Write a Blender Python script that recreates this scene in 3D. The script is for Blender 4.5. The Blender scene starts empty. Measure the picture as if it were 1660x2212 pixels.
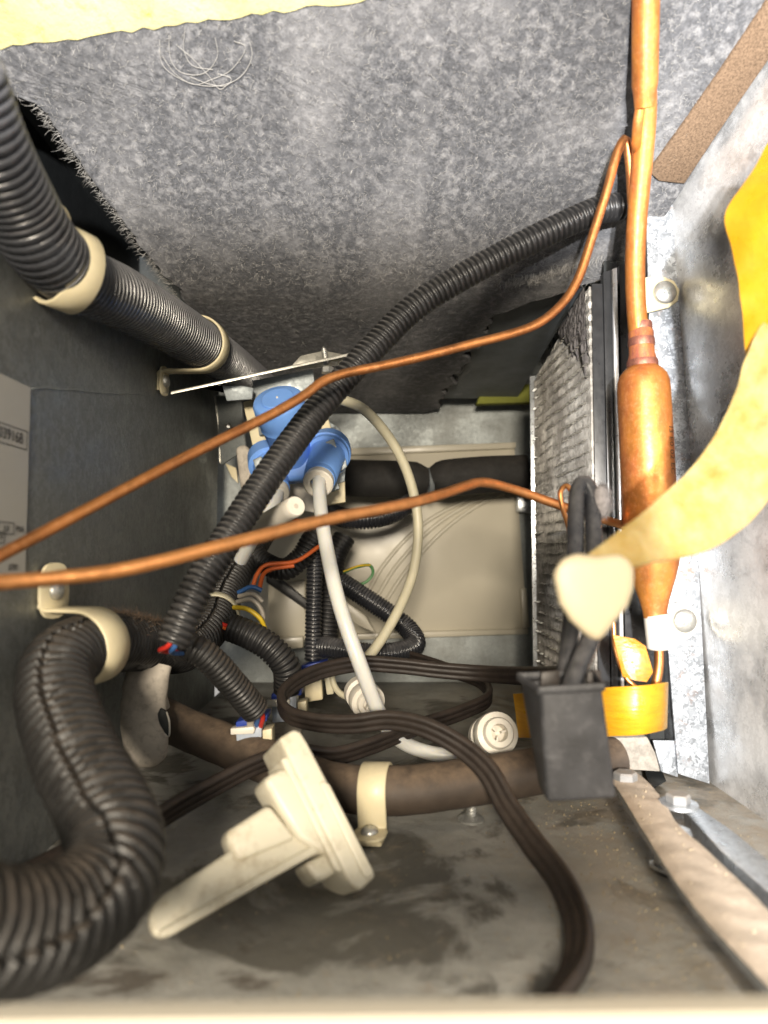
import bpy, bmesh, math, random
import numpy as np
from mathutils import Vector, Matrix, noise
random.seed(7); np.random.seed(7)
R = math.radians
S = bpy.context.scene
COL = S.collection

# ------------------------------------------------------------------ camera
F, CX, CY = 1500.0, 830.0, 1106.0            # focal length and centre on a 1660 x 2212 sheet
YAW, PITCH = R(0.88), R(3.24)
fw = Vector((math.sin(YAW)*math.cos(PITCH), math.cos(YAW)*math.cos(PITCH), math.sin(PITCH)))
rt = Vector((math.cos(YAW), -math.sin(YAW), 0.0))
up = rt.cross(fw)
cam_d = bpy.data.cameras.new('camera'); cam = bpy.data.objects.new('camera', cam_d); COL.objects.link(cam)
cam.matrix_world = Matrix(((rt.x, up.x, -fw.x, 0), (rt.y, up.y, -fw.y, 0), (rt.z, up.z, -fw.z, 0), (0, 0, 0, 1)))
cam_d.sensor_fit = 'HORIZONTAL'; cam_d.sensor_width = 36.0; cam_d.lens = 36.0*F/1660.0
cam_d.clip_start = 0.01; cam_d.clip_end = 20.0
cam_d.dof.use_dof = True; cam_d.dof.focus_distance = 0.43; cam_d.dof.aperture_fstop = 9.5
S.camera = cam

# ------------------------------------------------------------------ world, lamps, exposure
W = bpy.data.worlds.new('World'); S.world = W; W.use_nodes = True
W.node_tree.nodes['Background'].inputs[0].default_value = (1.0, 0.96, 0.90, 1)
W.node_tree.nodes['Background'].inputs[1].default_value = 0.46

def lamp(name, kind, loc, target, energy, color, size=0.01, spot=None, blend=0.4, scale=(1, 1, 1), roll=0.0):
    d = bpy.data.lights.new(name, kind); o = bpy.data.objects.new(name, d); COL.objects.link(o)
    q = (Vector(target)-Vector(loc)).to_track_quat('-Z', 'Y')
    o.rotation_mode = 'QUATERNION'; o.rotation_quaternion = q; o.location = loc; o.scale = scale
    d.energy = energy; d.color = color
    if kind == 'AREA': d.shape = 'DISK'; d.size = size
    else: d.shadow_soft_size = size
    if spot: d.spot_size = R(spot); d.spot_blend = blend
    return o
# torch split into two cones whose edges imitate a phone's shadow; warm room lamp
lamp('torch_split_felt', 'SPOT', (0.0, -0.22, 0.015), (-0.03, 0.155, 0.352), 32.0, (0.99, 0.985, 1.0), 0.006, 58, 0.36, (3.0, 1, 1))
lamp('torch_split_side', 'SPOT', (0.03, -0.21, 0.02), (0.200, 0.37, 0.035), 29.0, (0.98, 0.985, 1.0), 0.006, 40, 0.30, (0.43, 1.55, 1))
lamp('room_lamp', 'AREA', (-0.03, -0.55, 0.110), (-0.02, 0.45, -0.03), 13.5, (1.0, 0.88, 0.71), 0.13)
S.view_settings.view_transform = 'Standard'; S.view_settings.look = 'None'
S.view_settings.exposure = 0.0; S.view_settings.gamma = 1.0; S.view_settings.use_curve_mapping = False
S.render.engine = 'CYCLES'; S.cycles.use_denoising = True
S.cycles.max_bounces = 8; S.cycles.caustics_reflective = False; S.cycles.caustics_refractive = False

# ------------------------------------------------------------------ the box of the compartment
FLOOR, XL, XR, YB = -0.13, -0.142, 0.188, 0.70
def ray(x, y):
    return rt*((x-CX)/F)+up*((CY-y)/F)+fw
def P(x, y, Y):
    d = ray(x, y); return d*(Y/d.y)
def onz(x, y, z=FLOOR):
    d = ray(x, y); return d*(z/d.z)
def onx(x, y, X):
    d = ray(x, y); return d*(X/d.x)
def PP(l): return [P(*a) for a in l]

# ------------------------------------------------------------------ object helpers
def tag(o, label=None, cat=None, group=None, kind=None):
    if label: o['label'] = label
    if cat: o['category'] = cat
    if group: o['group'] = group
    if kind: o['kind'] = kind
    return o
def thing(name, base, label, cat, group=None):
    o = bpy.data.objects.new(name, None); COL.objects.link(o); o.location = base
    o.empty_display_size = 0.01
    return tag(o, label, cat, group)
def obj(name, verts, faces, mat, parent=None, smooth=True, bevel=0, seg=2, auto=None):
    me = bpy.data.meshes.new(name); me.from_pydata([tuple(v) for v in verts], [], faces); me.update()
    bm = bmesh.new(); bm.from_mesh(me)
    bmesh.ops.recalc_face_normals(bm, faces=bm.faces)
    if bevel:
        es = [e for e in bm.edges if len(e.link_faces) == 2 and e.calc_face_angle(0) > 0.5]
        bmesh.ops.bevel(bm, geom=es, offset=bevel, segments=seg, profile=0.5, affect='EDGES')
    for f in bm.faces: f.smooth = smooth
    if smooth:
        for e in bm.edges:
            if len(e.link_faces) == 2 and e.calc_face_angle(0) > R(auto or 40): e.smooth = False
    bm.to_mesh(me); bm.free()
    o = bpy.data.objects.new(name, me); COL.objects.link(o); me.materials.append(mat)
    if parent is not None:
        o.parent = parent
        if parent.type == 'EMPTY': o.matrix_parent_inverse = Matrix.Translation(-parent.location)
    return o
def resample(pts, step):
    pts = [Vector(p) for p in pts]
    if len(pts) > 2:
        q = [pts[0]*2-pts[1]]+pts+[pts[-1]*2-pts[-2]]
        out = []
        for i in range(1, len(q)-2):
            a, b, c, d = q[i-1:i+3]
            t0 = 0; t1 = max((b-a).length, 1e-6)**.5; t2 = t1+max((c-b).length, 1e-6)**.5; t3 = t2+max((d-c).length, 1e-6)**.5
            for k in range(24):
                t = t1+(t2-t1)*k/24
                A1 = a*((t1-t)/(t1-t0))+b*((t-t0)/(t1-t0)); A2 = b*((t2-t)/(t2-t1))+c*((t-t1)/(t2-t1)); A3 = c*((t3-t)/(t3-t2))+d*((t-t2)/(t3-t2))
                B1 = A1*((t2-t)/(t2-t0))+A2*((t-t0)/(t2-t0)); B2 = A2*((t3-t)/(t3-t1))+A3*((t-t1)/(t3-t1))
                out.append(B1*((t2-t)/(t2-t1))+B2*((t-t1)/(t2-t1)))
        out.append(pts[-1])
    else: out = pts
    L = [0.0]
    for a, b in zip(out, out[1:]): L.append(L[-1]+(b-a).length)
    n = max(2, int(L[-1]/step)+1); res = []; j = 0
    for i in range(n):
        s = L[-1]*i/(n-1)
        while j < len(L)-2 and L[j+1] < s: j += 1
        t = (s-L[j])/max(L[j+1]-L[j], 1e-9); res.append(out[j].lerp(out[j+1], min(max(t, 0), 1)))
    return res, L[-1]
def frames(path, ref=None):
    T = []
    for i in range(len(path)):
        a = path[max(i-1, 0)]; b = path[min(i+1, len(path)-1)]; T.append((b-a).normalized())
    if ref is not None:
        fr = []
        for t in T:
            u = (ref-t*ref.dot(t))
            u = u.normalized() if u.length > 1e-4 else (fr[-1][0] if fr else Vector((1, 0, 0)))
            fr.append((u, t.cross(u)))
        return T, fr
    u = T[0].orthogonal().normalized(); fr = []
    for i, t in enumerate(T):
        if i: u = (T[i-1].rotation_difference(t)) @ u
        u = (u-t*u.dot(t)).normalized(); fr.append((u, t.cross(u)))
    return T, fr
def loft(rings, closed=True, caps=True):
    n = len(rings[0]); V = [v for r in rings for v in r]; Fc = []
    for i in range(len(rings)-1):
        for j in range(n if closed else n-1):
            k = (j+1) % n
            Fc.append((i*n+j, i*n+k, (i+1)*n+k, (i+1)*n+j))
    if caps and closed:
        Fc.append(tuple(range(n-1, -1, -1))); Fc.append(tuple((len(rings)-1)*n+j for j in range(n)))
    return V, Fc
def tube(name, pts, r, mat, parent=None, seg=16, step=None, wob=0.0, caps=True):
    path, L = resample(pts, step or max(r*0.9, 0.0012)); T, fr = frames(path); rings = []
    for i, (p, (u, v)) in enumerate(zip(path, fr)):
        s = i/(len(path)-1); rr = r(s) if callable(r) else r
        if wob: rr *= 1+wob*noise.noise(Vector((s*L*90, 3.1, r if not callable(r) else 0)))
        rings.append([p+(u*math.cos(a)+v*math.sin(a))*rr for a in (2*math.pi*k/seg for k in range(seg))])
    return obj(name, *loft(rings, caps=caps), mat, parent, auto=60)
def ribbed(name, pts, r, mat, parent=None, pitch=0.0028, depth=0.16, seg=32, duty=0.58, slit=None, slitw=0.10, end=True, jit=0.0):
    # a corrugated hose: every rib is real relief, optionally split along one side
    path, L = resample(pts, pitch/8); T, fr = frames(path); rings = []
    for i, (p, (u, v)) in enumerate(zip(path, fr)):
        s = L*i/(len(path)-1); e = 0.14; r0 = r(s/L) if callable(r) else r
        ring = []; sa = math.atan2(slit.dot(v), slit.dot(u)) if slit is not None else 0
        for k in range(seg):
            a = 2*math.pi*k/seg; rel = (a-sa) % (2*math.pi)
            ph = (s/pitch+(0.45*rel/(2*math.pi) if slit is not None else 0)) % 1.0
            if ph < e: h = ph/e
            elif ph < duty: h = 1
            elif ph < duty+e: h = 1-(ph-duty)/e
            else: h = 0
            h = h*h*(3-2*h); rr = r0*(1-depth*(1-h))
            if slit is not None and min(rel, 2*math.pi-rel) < slitw: rr = r0*(1-depth*1.5)
            if jit: rr *= 1+jit*noise.noise(Vector((math.cos(a)*2, math.sin(a)*2, s*120)))
            ring.append(p+(u*math.cos(a)+v*math.sin(a))*rr)
        rings.append(ring)
    if end:      # the cut end turns inwards so the hose reads as hollow
        for at in (0, -1):
            base = rings[at]; c = path[at]; t = T[at]*(1 if at == 0 else -1)
            inner = [c+(q-c)*0.80 for q in base]; deep = [q+t*.010 for q in inner]
            if at == 0: rings = [deep, inner]+rings
            else: rings = rings+[inner, deep]
    return obj(name, *loft(rings), mat, parent, auto=75)
def lathe(name, p0, p1, prof, mat, parent=None, seg=32, auto=35, close=True):
    # prof: (distance along the axis 0..1 or metres when >1 given by scale, radius)
    p0 = Vector(p0); p1 = Vector(p1); ax = p1-p0; L = ax.length; t = ax.normalized(); u = t.orthogonal().normalized(); v = t.cross(u)
    rings = [[p0+t*(s*L)+(u*math.cos(a)+v*math.sin(a))*max(r, 1e-5) for a in (2*math.pi*k/seg for k in range(seg))] for s, r in prof]
    return obj(name, *loft(rings, caps=close), mat, parent, auto=auto)
def box(name, c, ax, ay, az, mat, parent=None, bevel=0.0006, seg=2, smooth=True):
    c, ax, ay, az = map(Vector, (c, ax, ay, az))     # half axes
    V = [c+ax*i+ay*j+az*k for i in (-1, 1) for j in (-1, 1) for k in (-1, 1)]
    Fc = [(0, 1, 3, 2), (4, 6, 7, 5), (0, 4, 5, 1), (2, 3, 7, 6), (0, 2, 6, 4), (1, 5, 7, 3)]
    return obj(name, V, Fc, mat, parent, smooth, bevel, seg)
def slab(name, poly, off, mat, parent=None, bevel=0.0006, seg=2, auto=40):
    # a polygon (world points) given the thickness vector off
    off = Vector(off); n = len(poly); V = [Vector(p) for p in poly]+[Vector(p)+off for p in poly]
    Fc = [tuple(range(n)), tuple(range(2*n-1, n-1, -1))]+[(i, (i+1) % n, n+(i+1) % n, n+i) for i in range(n)]
    return obj(name, V, Fc, mat, parent, True, bevel, seg, auto)
def strap(name, pts, width_axis, width, thick, mat, parent=None, step=0.0012, round_end=0.0):
    path, L = resample(pts, step); wa = Vector(width_axis).normalized(); T, fr = frames(path, wa); rings = []
    for i, (p, (u, v)) in enumerate(zip(path, fr)):
        s = L*i/(len(path)-1); w = width/2
        if round_end:
            for q in (s, L-s):
                if q < round_end: w = min(w, width/2*(0.25+0.75*math.sqrt(max(0, 1-(1-q/round_end)**2))))
        h = thick/2; b = min(h*0.7, w*0.3)
        rings.append([p+u*a+v*c for a, c in ((-w+b, -h), (w-b, -h), (w, -h+b), (w, h-b), (w-b, h), (-w+b, h), (-w, h-b), (-w, -h+b))])
    return obj(name, *loft(rings), mat, parent, auto=50)
def ruled(name, A, B, n, thick, mat, parent=None, wave=0.0, nw=6):
    a, _ = resample(A, 0.002); b, _ = resample(B, 0.002); rings = []
    def at(l, t):
        x = t*(len(l)-1); i = min(int(x), len(l)-2); return l[i].lerp(l[i+1], x-i)
    grid = [[at(a, i/n).lerp(at(b, i/n), j/nw) for j in range(nw+1)] for i in range(n+1)]
    nor = []
    for i in range(n+1):
        row = []
        for j in range(nw+1):
            du = grid[min(i+1, n)][j]-grid[max(i-1, 0)][j]; dv = grid[i][min(j+1, nw)]-grid[i][max(j-1, 0)]
            row.append(du.cross(dv).normalized())
        nor.append(row)
    for i in range(n+1):
        tp = []; bt = []
        for j in range(nw+1):
            k = wave*noise.noise(grid[i][j]*110)
            tp.append(grid[i][j]+nor[i][j]*(thick/2+k)); bt.append(grid[i][j]+nor[i][j]*(-thick/2+k))
        rings.append(tp+bt[::-1])
    return obj(name, *loft(rings), mat, parent, auto=50)
def fibres(name, roots, mat, parent, lmin, lmax, rad, curl=0.6, seg=4):
    V = []; Fc = []
    for p, nrm, tang in roots:
        L = random.uniform(lmin, lmax); d = (nrm*random.uniform(.1, .9)+tang*random.uniform(.4, 1.2)).normalized()
        bend = Vector((random.gauss(0, 1), random.gauss(0, 1), random.gauss(0, 1)))*curl
        q = Vector(p); b = len(V)
        for i in range(seg+1):
            rr = rad*(1-0.7*i/seg); u = d.orthogonal().normalized(); v = d.cross(u)
            for k in range(3):
                a = 2.0944*k; V.append(q+(u*math.cos(a)+v*math.sin(a))*rr)
            q = q+d*(L/seg); d = (d+bend*(1.0/seg)).normalized()
        for i in range(seg):
            for k in range(3):
                m = (k+1) % 3; Fc.append((b+i*3+k, b+i*3+m, b+i*3+3+m, b+i*3+3+k))
    me = bpy.data.meshes.new(name); me.from_pydata([tuple(v) for v in V], [], Fc); me.update()
    o = bpy.data.objects.new(name, me); COL.objects.link(o); me.materials.append(mat); o.parent = parent
    if parent is not None and parent.type == 'EMPTY': o.matrix_parent_inverse = Matrix.Translation(-parent.location)
    o['kind'] = 'stuff'
    return o
def crumbs(name, places, mat, parent, smin, smax):
    V = []; Fc = []
    base = [Vector(v) for v in ((1, 0, -.3), (-.4, .9, -.3), (-.5, -.8, -.3), (0.1, 0, .8), (.6, .5, .3))]
    for p in places:
        s = random.uniform(smin, smax)*random.choice((.5, .7, 1)); rot = Matrix.Rotation(random.uniform(0, 6.3), 3, Vector((random.gauss(0, 1), random.gauss(0, 1), random.gauss(0, 1)+.01)).normalized())
        b = len(V); V += [Vector(p)+(rot @ q)*s for q in base]
        Fc += [(b, b+1, b+2), (b, b+4, b+1), (b, b+3, b+4), (b+1, b+4, b+3), (b+1, b+3, b+2), (b, b+2, b+3)]
    me = bpy.data.meshes.new(name); me.from_pydata([tuple(v) for v in V], [], Fc); me.update()
    o = bpy.data.objects.new(name, me); COL.objects.link(o); me.materials.append(mat)
    if parent is not None:
        o.parent = parent
        if parent.type == 'EMPTY': o.matrix_parent_inverse = Matrix.Translation(-parent.location)
    o['kind'] = 'stuff'
    return o

# ------------------------------------------------------------------ materials
class N:
    def __init__(s, name):
        s.m = bpy.data.materials.new(name); s.m.use_nodes = True; s.t = s.m.node_tree; s.b = s.t.nodes['Principled BSDF']
        s.co = s.t.nodes.new('ShaderNodeTexCoord').outputs['Object']
    def n(s, kind, **k):
        x = s.t.nodes.new(kind)
        for a, v in k.items(): setattr(x, a, v)
        return x
    def l(s, a, b): s.t.links.new(a, b)
    def noise(s, scale, detail=4, rough=.6, stretch=None, dist=0.0):
        x = s.n('ShaderNodeTexNoise'); x.inputs['Scale'].default_value = scale; x.inputs['Detail'].default_value = detail; x.inputs['Roughness'].default_value = rough; x.inputs['Distortion'].default_value = dist
        if stretch:
            m = s.n('ShaderNodeMapping'); m.inputs['Scale'].default_value = stretch; s.l(s.co, m.inputs[0]); s.l(m.outputs[0], x.inputs['Vector'])
        else: s.l(s.co, x.inputs['Vector'])
        return x.outputs['Fac']
    def voro(s, scale, out='Color', feat='F1'):
        x = s.n('ShaderNodeTexVoronoi', feature=feat); x.inputs['Scale'].default_value = scale; s.l(s.co, x.inputs['Vector']); return x.outputs[out]
    def ramp(s, src, stops):
        x = s.n('ShaderNodeValToRGB'); e = x.color_ramp.elements
        while len(e) < len(stops): e.new(0.5)
        for q, (p, c) in zip(e, stops): q.position = p; q.color = (c, c, c, 1) if not hasattr(c, '__len__') else (*c, 1)
        s.l(src, x.inputs[0]); return x.outputs[0]
    def mix(s, fac, a, b, mode='MIX'):
        x = s.n('ShaderNodeMix', data_type='RGBA', blend_type=mode)
        for sock, v in ((x.inputs[0], fac), (x.inputs[6], a), (x.inputs[7], b)):
            if hasattr(v, 'is_output'): s.l(v, sock)
            elif hasattr(v, '__len__'): sock.default_value = (*v, 1)
            else: sock.default_value = v
        return x.outputs[2]
    def mul(s, a, b, op='MULTIPLY'):
        x = s.n('ShaderNodeMath', operation=op)
        for sock, v in zip(x.inputs, (a, b)):
            if hasattr(v, 'is_output'): s.l(v, sock)
            else: sock.default_value = v
        return x.outputs[0]
    def upness(s, lo, hi):
        g = s.n('ShaderNodeNewGeometry'); x = s.n('ShaderNodeSeparateXYZ'); s.l(g.outputs['Normal'], x.inputs[0])
        r = s.n('ShaderNodeMapRange'); r.inputs[1].default_value = lo; r.inputs[2].default_value = hi; s.l(x.outputs[2], r.inputs[0]); return r.outputs[0]
    def set(s, **k):
        for a, v in k.items():
            sock = s.b.inputs[a.replace('_', ' ')]
            if hasattr(v, 'is_output'): s.l(v, sock)
            elif hasattr(v, '__len__') and len(v) == 3 and sock.type == 'RGBA': sock.default_value = (*v, 1)
            else: sock.default_value = v
        return s
    def bump(s, src, strength, dist=0.001, prev=None):
        x = s.n('ShaderNodeBump'); x.inputs['Strength'].default_value = strength; x.inputs['Distance'].default_value = dist; s.l(src, x.inputs['Height'])
        if prev is not None: s.l(prev, x.inputs['Normal'])
        s.l(x.outputs[0], s.b.inputs['Normal']); return x.outputs[0]

def plastic(name, c, rough=.45, var=.15, vscale=90, bump=.12, bscale=900, dust=0.0, dustc=(.20, .155, .115), spec=.5, sss=0.0, dscale=160, lo=.1, hi=.8, stain=0.0, stainc=(.12, .09, .05)):
    k = N(name); nz = k.noise(vscale, 5)
    col = k.mix(k.ramp(nz, [(.3, 0.0), (.75, 1.0)]), tuple(x*(1-var) for x in c), tuple(min(1, x*(1+var)) for x in c))
    if stain:
        col = k.mix(k.mul(k.ramp(k.noise(vscale*2.3, 6, .7), [(.52, 0.0), (.72, 1.0)]), stain), col, stainc)
    ro = k.ramp(k.noise(vscale*3, 3), [(.2, max(0, rough-.08)), (.8, min(1, rough+.12))])
    if dust:
        f = k.mul(k.upness(lo, hi), k.ramp(k.noise(dscale, 6, .7), [(.32, 0.15), (.62, 1.0)]))
        f = k.mul(f, dust); col = k.mix(f, col, dustc); ro = k.mix(f, ro, (.95, .95, .95))
    k.set(Base_Color=col, Roughness=ro); k.b.inputs['Specular IOR Level'].default_value = spec
    if sss: k.b.inputs['Subsurface Weight'].default_value = sss; k.b.inputs['Subsurface Radius'].default_value = (.006, .005, .003); k.b.inputs['Subsurface Scale'].default_value = .6
    if bump: k.bump(k.noise(bscale, 4, .7), bump, .0006)
    return k.m
def galv(name, c=(.52, .54, .56), rough=.38, metal=.85, spangle=120, rust=0.0, dirt=0.0, dirtc=(.10, .085, .065), grain=(1, 1, 1), contrast=.35, bmp=.12):
    k = N(name)
    v = k.n('ShaderNodeTexVoronoi'); v.inputs['Scale'].default_value = spangle; mp = k.n('ShaderNodeMapping'); mp.inputs['Scale'].default_value = grain
    nz = k.n('ShaderNodeTexNoise'); nz.inputs['Scale'].default_value = spangle*.8; k.l(k.co, nz.inputs['Vector'])
    vm = k.n('ShaderNodeVectorMath', operation='ADD'); sc = k.n('ShaderNodeVectorMath', operation='SCALE'); sc.inputs[3].default_value = .012
    k.l(nz.outputs['Color'], sc.inputs[0]); k.l(k.co, vm.inputs[0]); k.l(sc.outputs[0], vm.inputs[1]); k.l(vm.outputs[0], mp.inputs[0]); k.l(mp.outputs[0], v.inputs['Vector'])
    sp = k.n('ShaderNodeSeparateColor'); k.l(v.outputs['Color'], sp.inputs[0])
    f = k.ramp(sp.outputs[0], [(.1, 0.0), (.9, 1.0)])
    col = k.mix(f, tuple(x*(1-contrast) for x in c), tuple(min(1, x*(1+contrast*.6)) for x in c))
    col = k.mix(k.ramp(k.noise(spangle*3, 6, .75), [(.35, 0.0), (.7, .5)]), col, tuple(x*.55 for x in c))
    ro = k.ramp(k.noise(spangle*.7, 4), [(.25, max(.05, rough-.12)), (.8, rough+.15)])
    me = metal
    if dirt:
        d = k.mul(k.ramp(k.noise(22, 7, .65), [(.35, 0.0), (.62, 1.0)]), dirt); col = k.mix(d, col, dirtc); ro = k.mix(d, ro, (.8, .8, .8)); me = k.mix(d, (metal,)*3, (.1, .1, .1))
    if rust:
        d = k.mul(k.ramp(k.noise(75, 8, .75), [(.56, 0.0), (.68, 1.0)]), rust); col = k.mix(d, col, (.30, .16, .085)); ro = k.mix(d, ro, (.8, .8, .8))
    k.set(Base_Color=col, Roughness=ro, Metallic=me)
    if bmp: k.bump(k.noise(spangle*1.4, 5, .7), bmp, .0006)
    return k.m
def copper(name, c=(.80, .36, .13), rough=.36, tarnish=.5, tc=(.24, .085, .035), scale=70, metal=.9):
    k = N(name)
    a = k.ramp(k.noise(scale, 6, .65, (1, 1, .35)), [(.35, 0.0), (.7, 1.0)])
    col = k.mix(k.mul(a, tarnish), c, tc); col = k.mix(k.mul(k.ramp(k.noise(scale*.5, 7, .7, (1, 1, .6), .5), [(.50, 0.0), (.66, 1.0)]), tarnish*.7), col, tuple(x*.38 for x in c)); col = k.mix(k.ramp(k.noise(scale*6, 4, .7), [(.5, 0.0), (.8, .35)]), col, (.9, .5, .25))
    k.set(Base_Color=col, Metallic=metal, Roughness=k.ramp(k.noise(scale*2, 4), [(.25, rough-.1), (.8, rough+.2)]))
    k.bump(k.noise(scale*7, 4), .10, .0005)
    return k.m

def felt_mat(name, c, light):
    k = N(name)
    a = k.noise(650, 6, .8); b = k.noise(210, 6, .7); g = k.noise(18, 3)
    col = k.mix(k.ramp(a, [(.36, 0.0), (.66, 1.0)]), tuple(x*.45 for x in c), tuple(min(1, x*1.35) for x in c))
    col = k.mix(k.ramp(b, [(.47, 0.0), (.70, .85)]), col, light)
    col = k.mix(k.ramp(g, [(.42, 0.0), (.72, .45)]), col, tuple(x*.5 for x in c)); col = k.mix(k.ramp(k.noise(11, 5, .6, (1.5, .6, .6), .8), [(.48, 0.0), (.72, .5)]), col, light)
    k.set(Base_Color=col, Roughness=1.0); k.b.inputs['Specular IOR Level'].default_value = .1
    k.b.inputs['Sheen Weight'].default_value = .25
    x = k.bump(b, .45, .003); k.bump(a, .8, .0012, x)
    return k.m

M = {}
M['felt'] = felt_mat('grey_felt', (.115, .117, .125), (.34, .335, .335))
M['felt_dark'] = felt_mat('dark_grey_felt', (.085, .08, .072), (.14, .13, .115))
M['fibre'] = plastic('felt_fibre', (.36, .35, .33), .9, .2, bump=0)
M['fibre_dark'] = plastic('dark_fibre', (.12, .11, .10), .9, .2, bump=0)
M['wall'] = galv('dull_galvanised_steel', (.30, .32, .32), .38, .76, 420, dirt=.35, dirtc=(.07, .065, .05), contrast=.22, grain=(1, 1, .45))
M['mirror'] = galv('bright_galvanised_sheet', (.86, .87, .88), .07, .82, 420, dirt=.50, dirtc=(.70, .69, .67), contrast=.22, grain=(1, 1, .3), bmp=.10)
M['post'] = galv('spangled_galvanised_steel', (.43, .46, .50), .50, .40, 380, rust=.7, contrast=.50)
M['galv'] = galv('clean_galvanised_steel', (.58, .61, .64), .33, .8, 380, contrast=.2)
M['rear'] = galv('rear_galvanised_steel', (.36, .39, .39), .5, .6, 520, dirt=.4, dirtc=(.15, .14, .115), contrast=.15)
M['bracket'] = galv('dull_bracket_steel', (.30, .33, .34), .5, .6, 500, contrast=.12)
M['edge'] = galv('cut_steel_edge', (.62, .60, .52), .38, .7, 200, contrast=.15)
M['screw'] = galv('zinc_screw', (.58, .58, .55), .38, .75, 400, contrast=.12, bmp=.05)
M['ivory'] = plastic('ivory_nylon', (.68, .60, .40), .42, .08, 60, .06, 700, spec=.5, sss=.12, dust=.35, dustc=(.42, .33, .22), lo=.5, hi=1.0)
M['ivory_dirty'] = plastic('soiled_ivory_plastic', (.64, .60, .48), .42, .07, 40, .06, 500, sss=.12, stain=.6, stainc=(.30, .23, .13))
M['cream_panel'] = plastic('cream_panel', (.56, .52, .42), .32, .06, 14, .03, 200)
M['rim'] = plastic('cream_paint', (.62, .57, .47), .4, .05, 30, .03, 400)
M['black'] = plastic('black_plastic', (.016, .016, .017), .42, .3, 60, .1, 900, dust=.30, dustc=(.13, .115, .095))
M['black_dusty'] = plastic('dusty_black_plastic', (.014, .0135, .013), .45, .3, 60, .15, 900, dust=.40, lo=.3, hi=1.0, dustc=(.20, .155, .115))
M['hose_glare'] = plastic('dust_glare_hose_plastic', (.040, .042, .048), .26, .3, 60, .05, 600, dust=.55, dustc=(.34, .33, .34), lo=-.3, hi=.9)  # pale layer mixes dust with glare painted onto the ribs
M['loom'] = plastic('greyed_black_loom', (.018, .018, .019), .36, .3, 60, .12, 900, dust=.55, lo=.2, hi=1.0, dustc=(.25, .235, .22))
M['black_gloss'] = plastic('glossy_black_plastic', (.019, .020, .024), .24, .3, 60, .05, 600, dust=.45, dustc=(.27, .26, .26))
M['cord'] = plastic('black_brown_rubber', (.024, .018, .015), .48, .3, 120, .2, 1400, dust=.14, dustc=(.17, .12, .085), dscale=300)
M['rubber'] = plastic('brown_rubber_pipe', (.052, .038, .028), .62, .3, 60, .2, 1300, dust=.7, dustc=(.19, .135, .09))
M['foam_pipe'] = plastic('black_foam_sleeve', (.016, .015, .014), .75, .4, 80, .4, 900, dust=.35, dustc=(.07, .06, .05))
M['boot'] = plastic('dark_rubber_boot', (.040, .041, .046), .5, .45, 70, .3, 500, dust=.2, dustc=(.2, .19, .18), stain=.45, stainc=(.13, .13, .14))
M['copper'] = copper('bare_copper')
M['copper_dull'] = copper('tarnished_copper', (.52, .22, .075), .42, .75)
M['copper_bright'] = copper('orange_heat_tinted_copper', (.72, .28, .055), .44, .85, (.36, .09, .045), 75, .6)
M['copper_red'] = copper('brazed_reddened_copper', (.66, .24, .075), .5, .95, (.27, .07, .075), 260, .5)
M['braze'] = copper('mauve_braze_metal', (.36, .14, .09), .5, .9, (.17, .06, .06), 300, .6)
M['tubewhite'] = plastic('milky_plastic_tube', (.66, .66, .63), .32, .04, 40, .03, 500, sss=.5)
M['tubecream'] = plastic('cream_plastic_tube', (.56, .52, .38), .4, .08, 50, .04, 500, sss=.15)
M['white'] = plastic('white_plastic', (.70, .66, .58), .4, .06, 60, .04, 500, sss=.1, dust=.2)
M['blue'] = plastic('matt_blue_plastic', (.17, .36, .82), .5, .10, 60, .10, 1400, sss=.05, dust=.15, dustc=(.25, .33, .55))
M['blue_dark'] = plastic('dark_blue_plastic', (.02, .05, .30), .45, .1)
M['clear'] = plastic('pale_blue_clear_plastic', (.42, .47, .55), .3, .15, 70, .03, sss=.3, dust=.5, dustc=(.33, .27, .20))
M['putty'] = plastic('pale_putty', (.52, .47, .40), .75, .18, 120, .35, 420, stain=.45, stainc=(.12, .10, .08))
M['brownfoam'] = plastic('brown_foam_strip', (.17, .115, .075), .95, .45, 900, .9, 1500, spec=.1)
M['yellowfoam'] = plastic('yellow_green_foam', (.60, .54, .28), .9, .25, 40, 1.0, 220, spec=.1, stain=.8, stainc=(.36, .42, .06))
M['olive'] = plastic('olive_foam', (.18, .19, .03), .85, .2, 60, .3, 300)
M['slate'] = plastic('slate_grey_panel', (.13, .145, .155), .55, .25, 40, .5, 700)
M['dust'] = plastic('tan_dust', (.56, .46, .36), 1.0, .18, 120, .5, 600, spec=.05)
M['gap_shade'] = plastic('gap_shade_sheet', (.012, .014, .014), .7, .3)  # near-black colour stands in for deep shade in gaps and openings
M['label'] = plastic('silver_label', (.40, .39, .36), .42, .05, 20, .02, 300)
M['ink'] = plastic('label_ink', (.02, .02, .02), .6, .1, bump=0)
M['red'] = plastic('red_wire', (.55, .03, .02), .4, .1, bump=0)
M['bluewire'] = plastic('blue_wire', (.04, .12, .32), .4, .1, bump=0)
M['orange'] = plastic('orange_wire', (.62, .13, .03), .4, .1, bump=0)
M['yellow'] = plastic('yellow_wire', (.68, .47, .03), .4, .1, bump=0)
M['whitewire'] = plastic('grey_white_wire', (.42, .38, .32), .4, .1, bump=0)
M['greenwire'] = plastic('green_wire', (.10, .26, .10), .4, .3, 200, bump=0)
M['fin'] = galv('aluminium_fin', (.56, .54, .50), .36, .70, 260, contrast=.4, dirt=.62, dirtc=(.09, .075, .06), bmp=.1)
M['louvre'] = galv('bright_aluminium', (.80, .78, .72), .32, .7, 300, contrast=.2)
M['fin_dust'] = plastic('grey_lint', (.26, .24, .235), 1.0, .3, 300, .7, 900, spec=.05)
M['chrome'] = galv('bright_frame_edge', (.80, .80, .80), .35, .45, 200, contrast=.1)
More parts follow.
